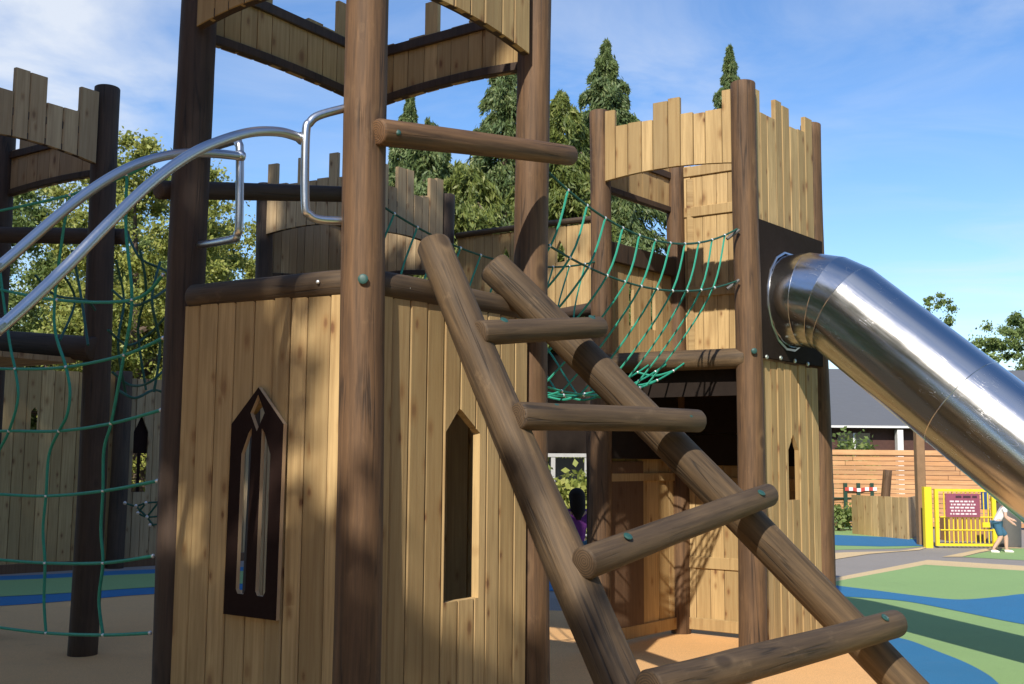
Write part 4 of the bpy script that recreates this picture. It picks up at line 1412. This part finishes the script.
def broad_tree(base, H, spread, label, leafm, seed, n_clump=160, per=110, leaf=.10, z0=.22, group=None, name='leafy_tree', squash=1.0, nlimb=9, gaps=.0):
    rng = np.random.default_rng(seed); random.seed(seed)
    root = thing(name, label, 'tree', base, group)
    base = Vector(base)
    mb = MB()
    top = base + Vector((random.uniform(-.3, .3), random.uniform(-.3, .3), H * .8))
    tr = [base.lerp(top, t) + Vector((random.uniform(-.1, .1), random.uniform(-.1, .1), 0)) * (1 if 0 < t < 1 else 0) for t in (0, .15, .3, .5, .7, .85, 1)]
    r = H * .022
    mb.tube(tr, [r * 1.3, r, r * .9, r * .7, r * .45, r * .3, r * .1], 10)
    limbs = []
    for i in range(nlimb):
        t = random.uniform(z0, .8); p = base.lerp(top, t)
        an = i * 2.4 + random.uniform(-.4, .4)
        ln = spread * random.uniform(.7, 1.05) * (1 - .35 * abs(t - .45))
        q = p + Vector((math.cos(an) * ln, math.sin(an) * ln, random.uniform(.15, .5) * ln))
        m_ = p.lerp(q, .5) + Vector((0, 0, .08 * ln))
        mb.tube([p, m_, q], [r * .45, r * .3, r * .08], 7)
        limbs.append((p, m_, q))
        for k in range(3):
            s_ = m_.lerp(q, random.random()); e_ = s_ + Vector((random.uniform(-1, 1), random.uniform(-1, 1), random.uniform(-.2, .9))) * ln * .35
            mb.tube([s_, e_], [r * .16, r * .04], 5); limbs.append((s_, s_.lerp(e_, .5), e_))
    mb.build('trunk', M['bark'], root, None, True)
    per = int(per * 4.2); leaf *= .43; n_clump = int(n_clump * 2.3)
    cs, rs = [], []
    while len(cs) < n_clump:
        if random.random() < .5:
            l = random.choice(limbs); c = l[1].lerp(l[2], random.uniform(0, 1.15)) + Vector(rng.normal(0, spread * .12, 3))
        else:
            v = Vector(rng.normal(size=3)).normalized() * random.uniform(.55, 1) 
            zc = base.z + H * (z0 + 1) / 2
            c = Vector((base.x + v.x * spread, base.y + v.y * spread, zc + v.z * H * (1 - z0) / 2 * squash))
            q = math.hypot(c.x - base.x, c.y - base.y)
        if c.z < base.z + H * z0 * .7: continue
        cs.append(c); rs.append(random.uniform(.2, .55) * spread * .42)
    C, R = [], []
    for c, rr in zip(cs, rs):
        k = int(per * random.uniform(.4, 1.4))
        v = rng.normal(size=(k, 3)); v /= np.linalg.norm(v, axis=1)[:, None]
        v *= (np.abs(rng.normal(0, .62, k)))[:, None] * rr
        v[:, 2] *= .7
        C.append(np.array(c) + v); R.append(np.clip(random.random() * .6 + rng.uniform(-.1, .5, k), 0, 1))
    C = np.concatenate(C); R = np.concatenate(R)
    mesh_np('crown', *leaf_quads(rng, C, leaf, R, .3), leafm, root)
    return root

def conifer(base, H, rad, label, leafm, seed, n=26000, leaf=.12,  z0=.05, group=None, lean=0.0, power=.85, ragged=.5):
    rng = np.random.default_rng(seed); random.seed(seed)
    root = thing('conifer_tree', label, 'tree', base, group)
    base = Vector(base)
    mb = MB(); mb.tube([base, base + Vector((0, 0, H * .5)), base + Vector((lean, 0, H * .97))], [H * .02, H * .012, .02], 9)
    nb_ = int(H * 13)
    C, R, D = [], [], []
    n = int(n * 4.2); leaf *= .36
    per = n // nb_
    for i in range(nb_):
        t = z0 + (1 - z0) * (i + random.random()) / nb_
        z = H * t
        ln = rad * ((1 - t) ** power) * random.uniform(1 - ragged, 1 + ragged * .6) + .05
        an = i * 2.399 + random.uniform(-.5, .5)
        dr = random.uniform(.15, .5)
        p0 = np.array([base.x + lean * t, base.y, base.z + z])
        dv = np.array([math.cos(an), math.sin(an), 0])
        if i % 3 == 0 and ln > .5:
            mb.tube([tuple(p0), tuple(p0 + dv * ln * .5 + np.array([0, 0, .1 * ln])), tuple(p0 + dv * ln + np.array([0, 0, -dr * ln]))], [.03, .02, .006], 4)
        k = max(8, int(per * random.uniform(.6, 1.3) * (.35 + 1.2 * (1 - t))))
        s_ = rng.uniform(.08, 1.05, k) ** .6
        side = np.array([-dv[1], dv[0], 0])
        w = (1.05 - s_ * .8).clip(.08) * ln * .24
        off = rng.normal(size=k) * w
        hang = rng.exponential(.22, k) * (.4 + .7 * ln / rad) * np.abs(rng.normal(.6, .4, k))
        pt = p0 + np.outer(s_ * ln, dv) + np.outer(off, side)
        pt[:, 2] += .22 * ln * s_ * (1 - s_) * 2 - dr * ln * s_ ** 2 - hang + rng.normal(0, .05, k)
        C.append(pt); R.append(np.clip(random.random() * .55 + rng.uniform(-.1, .5, k), 0, 1))
        D.append(np.outer(np.ones(k), dv * .6 + np.array([0, 0, -.9])))
    mb.build('trunk', M['bark'], root, None, True)
    C = np.concatenate(C); R = np.concatenate(R); D = np.concatenate(D)
    mesh_np('crown', *leaf_quads(rng, C, leaf, R, .2, 3.6, D), leafm, root)
    return root

def tbase(px, Y): 
    p = at(px, 430, Y); return Vector((p.x, Y, 0))
def top_z(px, py, Y): return at(px, py, Y).z
G1 = 'conifers behind the castle'
conifer(tbase(607, 27), top_z(605, 42, 27), 4.9, 'tallest conifer with drooping fronds rising left of the sunlit tower', M['leaf_c'], 101, 46000, .13, group=G1, power=.95)
conifer(tbase(502, 25), top_z(500, 48, 25), 3.0, 'dark conifer partly hidden behind the sunlit post of the nearest tower', M['leaf_c'], 102, 36000, .12, group=G1, power=.75)
conifer(tbase(404, 28), top_z(402, 90, 28), 2.9, 'slim pointed conifer just right of the nearest corner post', M['leaf_c'], 103, 30000, .12, group=G1, power=.95)
conifer(tbase(735, 38), top_z(734, 48, 38), 3.3, 'far conifer whose thin tip shows above the sunlit tower crown', M['leaf_c'], 104, 26000, .16, group=G1, ragged=.7, power=.9)
conifer(tbase(562, 23), top_z(563, 92, 23), 3.3, 'mid green conifer standing in front of the tallest conifer', M['leaf_c2'], 105, 36000, .12, group=G1, power=.75)
conifer(tbase(462, 21), top_z(462, 165, 21), 2.4, 'golden green bushy conifer low between the two near posts', M['leaf_c2'], 106, 30000, .11, group=G1, power=.5)
conifer(tbase(424, 24), top_z(420, 122, 24), 2.4, 'dark green conifer with hanging branches above the far grey tower', M['leaf_c'], 107, 30000, .12, group=G1, power=.6)
conifer(tbase(624, 24), top_z(626, 190, 24), 1.3, 'short blue green conifer showing beneath the sunlit tower crown', M['leaf_c'], 108, 20000, .12, group=G1, power=.6)
conifer(tbase(528, 29), top_z(532, 105, 29), 3.4, 'pale green conifer between the sunlit post and the tallest conifer', M['leaf_c2'], 109, 30000, .13, group=G1, power=.75)
conifer(tbase(585, 30), top_z(580, 125, 30), 3.0, 'shadowy green conifer filling the gap left of the sunlit tower post', M['leaf_c'], 110, 26000, .13, group=G1, power=.6)
G2 = 'broad leaved trees at the left'
broad_tree(tbase(140, 20), top_z(140, 118, 20), 2.0, 'yellow green leafy tree between the left tower and the dark post', M['leaf_y'], 201, 150, 120, .11, .12, G2)
broad_tree(tbase(45, 22), top_z(45, 150, 22), 2.3, 'open leafy tree with sky showing through under the left tower crown', M['leaf_d'], 202, 110, 100, .11, .1, G2)
broad_tree(tbase(230, 23), top_z(232, 195, 23), 1.7, 'small green tree seen between the dark post and the far grey tower', M['leaf_y'], 203, 120, 110, .11, .08, G2)
broad_tree(tbase(-60, 21), top_z(-40, 140, 21), 2.4, 'leafy tree cut by the left edge of the picture', M['leaf_d'], 204, 110, 100, .12, .1, G2)
broad_tree(tbase(90, 27), top_z(90, 215, 27), 3.0, 'dark green low tree filling the gap behind the left rope net', M['leaf_d'], 205, 150, 120, .12, .02, G2)
broad_tree(tbase(200, 28), top_z(200, 255, 28), 3.0, 'dark green low tree behind the small green tree by the dark post', M['leaf_d'], 206, 130, 110, .12, .02, G2)
G3 = 'trees behind the brick building'
broad_tree(tbase(936, 60), top_z(934, 292, 60), 1.6, 'sparse treetop peeping over the top of the steel slide', M['leaf_d'], 301, 40, 50, .22, .5, G3)
broad_tree(tbase(1024, 56), top_z(1016, 304, 56), 2.4, 'round leafy tree at the right edge above the grey roof', M['leaf_d'], 302, 80, 90, .22, .3, G3)
broad_tree(tbase(985, 62), top_z(990, 352, 62), 1.4, 'low tree just left of the round tree over the grey roof', M['leaf_d'], 303, 30, 50, .22, .4, G3)
def shrub(base, H, w, label, seed, leafm, leaf=.07, n=30, per=70):
    rng = np.random.default_rng(seed); random.seed(seed)
    root = thing('shrub', label, 'shrub', base)
    mb = MB(); base = Vector(base)
    C, R = [], []
    for i in range(n):
        e = base + Vector((random.uniform(-w, w), random.uniform(-w, w) * .6, H * random.uniform(.3, .95)))
        mb.tube([base, base.lerp(e, .5) + Vector((0, 0, .05)), e], [.015, .01, .004], 5)
        v = rng.normal(size=(per, 3)) * np.array([w, w, H * .6]) * .22
        C.append(np.array(e) + v); R.append(np.clip(random.random() * .6 + rng.uniform(-.1, .5, per), 0, 1))
    mb.build('stem', M['bark'], root, None, True)
    mesh_np('foliage', *leaf_quads(rng, np.concatenate(C), leaf, np.concatenate(R)), leafm, root)
shrub(V2(at(566, 500, 16.5)), at(563, 482, 16.5).z, .4, 'pale green shrub in the gap behind the child in purple', 401, M['leaf_y'])
shrub(V2(gp(838, 531)), .5, .35, 'small dark shrub at the foot of the dark green fence', 402, M['leaf_d'], .06, 14, 50)
shrub(V2(at(855, 440, 40)), at(855, 441, 40).z, .7, 'dark green shrub added for the greenery reflected in the brick building window', 403, M['leaf_d'], .12, 18, 50)  # put in for the reflection of greenery in the glass
# big tree behind the photographer that shades the left of the playground
SUN = Vector((-.24, -.76, .60)).normalized()
def shade_tree():
    e1 = Vector((SUN.y, -SUN.x, 0)).normalized() * -1
    e2 = SUN.cross(e1) * -1
    if e2.z < 0: e2 = -e2
    def spot(a, b, s_): return e1 * a + e2 * b + SUN * s_
    rng = np.random.default_rng(501); random.seed(501)
    root = thing('shade_tree', 'large leafy tree behind the photographer shading the left side', 'tree', (-8.5, -4.2, 0))
    mb = MB()
    base = Vector((-8.5, -4.2, 0)); top = Vector((-8.3, -3.8, 13))
    mb.tube([base, base.lerp(top, .2), base.lerp(top, .6), top], [.42, .32, .2, .05], 12)
    lobes = [(spot(-7.4, 5.6, 12), 3.5), (spot(-5.4, 4.0, 11), 2.3), (spot(-5.3, 7.0, 11.5), 2.35), (spot(-4.1, 5.3, 12), 1.25), (spot(-9, 8.5, 13), 2.8), (spot(-10, 4.5, 12), 3.2),
             (spot(-2.7, 2.35, 10.5), 1.15), (spot(-4.2, 2.6, 11), 1.3), (spot(-1.5, 2.1, 10.2), .95)]
    C, R = [], []
    for c, r in lobes:
        mb.tube([base.lerp(top, min(.9, max(.25, (c.z - 2) / 13))), c.lerp(top, .1), c], [.12, .07, .03], 7)
        nc = int(26 * r * r)
        for i in range(nc):
            v = Vector(rng.normal(size=3)).normalized() * r * random.uniform(.2, 1) ** .5
            q = c + v; k = 75
            C.append(np.array(q) + rng.normal(size=(k, 3)) * .17); R.append(np.clip(random.random() * .6 + rng.uniform(-.1, .5, k), 0, 1))
            if i % 6 == 0: mb.tube([c, q], [.03, .01], 4)
    thin = [(spot(-2.4, 2.75, 10.4), .75, 40), (spot(-1.45, 3.1, 10.2), .8, 12), (spot(-2.55, 6.75, 11.5), .55, 30), (spot(-3.1, 6.3, 11.5), .7, 40), (spot(-3.5, 8.7, 12), .9, 22), (spot(-3.0, 4.3, 11), .5, 16)]
    for c, r, nc in thin:
        mb.tube([base.lerp(top, min(.9, max(.25, (c.z - 2) / 13))), c.lerp(top, .1), c], [.08, .05, .02], 6)
        for i in range(nc):
            q = c + Vector(rng.normal(size=3)).normalized() * r * random.uniform(.1, 1) ** .5
            k = 42
            C.append(np.array(q) + rng.normal(size=(k, 3)) * .15); R.append(rng.uniform(0, 1, k))
            if i % 4 == 0: mb.tube([c, q], [.02, .008], 4)
    mb.build('trunk', M['bark'], root, None, True)
    mesh_np('crown', *leaf_quads(rng, np.concatenate(C), .14, np.concatenate(R), .3), M['leaf_d'], root)
shade_tree()
def sky_blocker_tree(x, y, H, r, label, seed):  # unseen trees added to cut sky fill and darken the slide's reflections
    rng = np.random.default_rng(seed); random.seed(seed)
    root = thing('leafy_tree', label, 'tree', (x, y, 0), 'unseen trees added to cut sky light')
    mb = MB(); mb.tube([(x, y, 0), (x, y, H * .4), (x, y, H * .9)], [.3, .22, .05], 10)
    C, R = [], []
    for i in range(150):
        v = Vector(rng.normal(size=3)).normalized() * random.uniform(.3, 1) ** .5
        q = Vector((x + v.x * r, y + v.y * r, H * .53 + v.z * H * .47))
        if i % 5 == 0: mb.tube([(x, y, min(q.z, H * .8) * .8), q], [.06, .015], 4)
        C.append(np.array(q) + rng.normal(size=(70, 3)) * .4); R.append(rng.uniform(0, 1, 70))
    mb.build('trunk', M['bark'], root, None, True)
    mesh_np('crown', *leaf_quads(rng, np.concatenate(C), .34, np.concatenate(R), .3), M['leaf_d'], root)
for q in ((-13, 4, 11, 3.2), (-15, -3, 12, 3.6), (-11, -12, 9, 3.6), (-4, -17, 9, 3.6), (4, -19, 10, 3.6), (11, -17, 10, 3.6), (16, -11, 9, 3.4), (19, -3, 9, 3.4), (15, 4, 8, 3.0), (13, -5, 7, 2.6)):
    sky_blocker_tree(*q, 'unseen leafy tree added behind the photographer to cut sky light', int(q[0] * 7 + 700))

# ------------------------------------------------------------------ light and sky
EL = math.asin(SUN.z)
sun = bpy.data.lights.new('sun', 'SUN'); sun.energy = 4.9; sun.angle = math.radians(.53); sun.color = (1, .93, .82)
so = bpy.data.objects.new('sun', sun); COL.objects.link(so)
so.rotation_euler = (-SUN).to_track_quat('-Z', 'Y').to_euler()
so.location = SUN * 60
w = bpy.data.worlds.new('World'); S.world = w
w.use_nodes = True
nt = w.node_tree
bg = nt.nodes['Background']
sky = nt.nodes.new('ShaderNodeTexSky'); sky.sky_type = 'NISHITA'; sky.sun_disc = False
sky.sun_elevation = EL; sky.sun_rotation = math.atan2(SUN.x, SUN.y)
sky.air_density = 1.0; sky.dust_density = .3; sky.ozone_density = 2.5
tc = nd(nt, 'ShaderNodeTexCoord').outputs['Generated']
sep = nd(nt, 'ShaderNodeSeparateXYZ', {0: tc})
den = math_(nt, 'MAXIMUM', math_(nt, 'ADD', sep.outputs[2], .12), .05)
pv = nd(nt, 'ShaderNodeCombineXYZ', {0: math_(nt, 'DIVIDE', sep.outputs[0], den), 1: math_(nt, 'DIVIDE', sep.outputs[1], den), 2: 0.0}).outputs[0]
c1 = noise(nt, vscale(nt, pv, (1.0, 1.7, 1)), 1.5, 8, .6, .7)
c2 = noise(nt, pv, .7, 3, .5)
wisp = math_(nt, 'MULTIPLY', mapr(nt, c1, .38, .8), mapr(nt, c2, .38, .64))
# one fuller cloud high on the left
pl = Vector(ray(25, 30)).normalized()
dt = nd(nt, 'ShaderNodeVectorMath', {0: tc, 1: tuple(pl)}, operation='DOT_PRODUCT').outputs['Value']
puff = math_(nt, 'MULTIPLY', mapr(nt, dt, .984, .9985, 0, 1, True), mapr(nt, noise(nt, pv, 2.2, 7, .55, .3), .3, .58))
cl = math_(nt, 'MAXIMUM', math_(nt, 'MULTIPLY', wisp, .8), math_(nt, 'MULTIPLY', puff, .85), 0, True)
hs = nd(nt, 'ShaderNodeHueSaturation', {'Hue': .506, 'Saturation': 1.2, 'Value': 1.42, 'Color': sky.outputs[0]}).outputs[0]
sk = mix(nt, cl, hs, (6.6, 7.0, 7.6))
nt.links.new(sk, bg.inputs['Color'])
bg.inputs['Strength'].default_value = .11

S.view_settings.view_transform = 'Standard'
S.view_settings.look = 'None'
S.view_settings.exposure = 0.24
S.view_settings.gamma = 1.0
S.cycles.max_bounces = 6
S.cycles.use_denoising = True
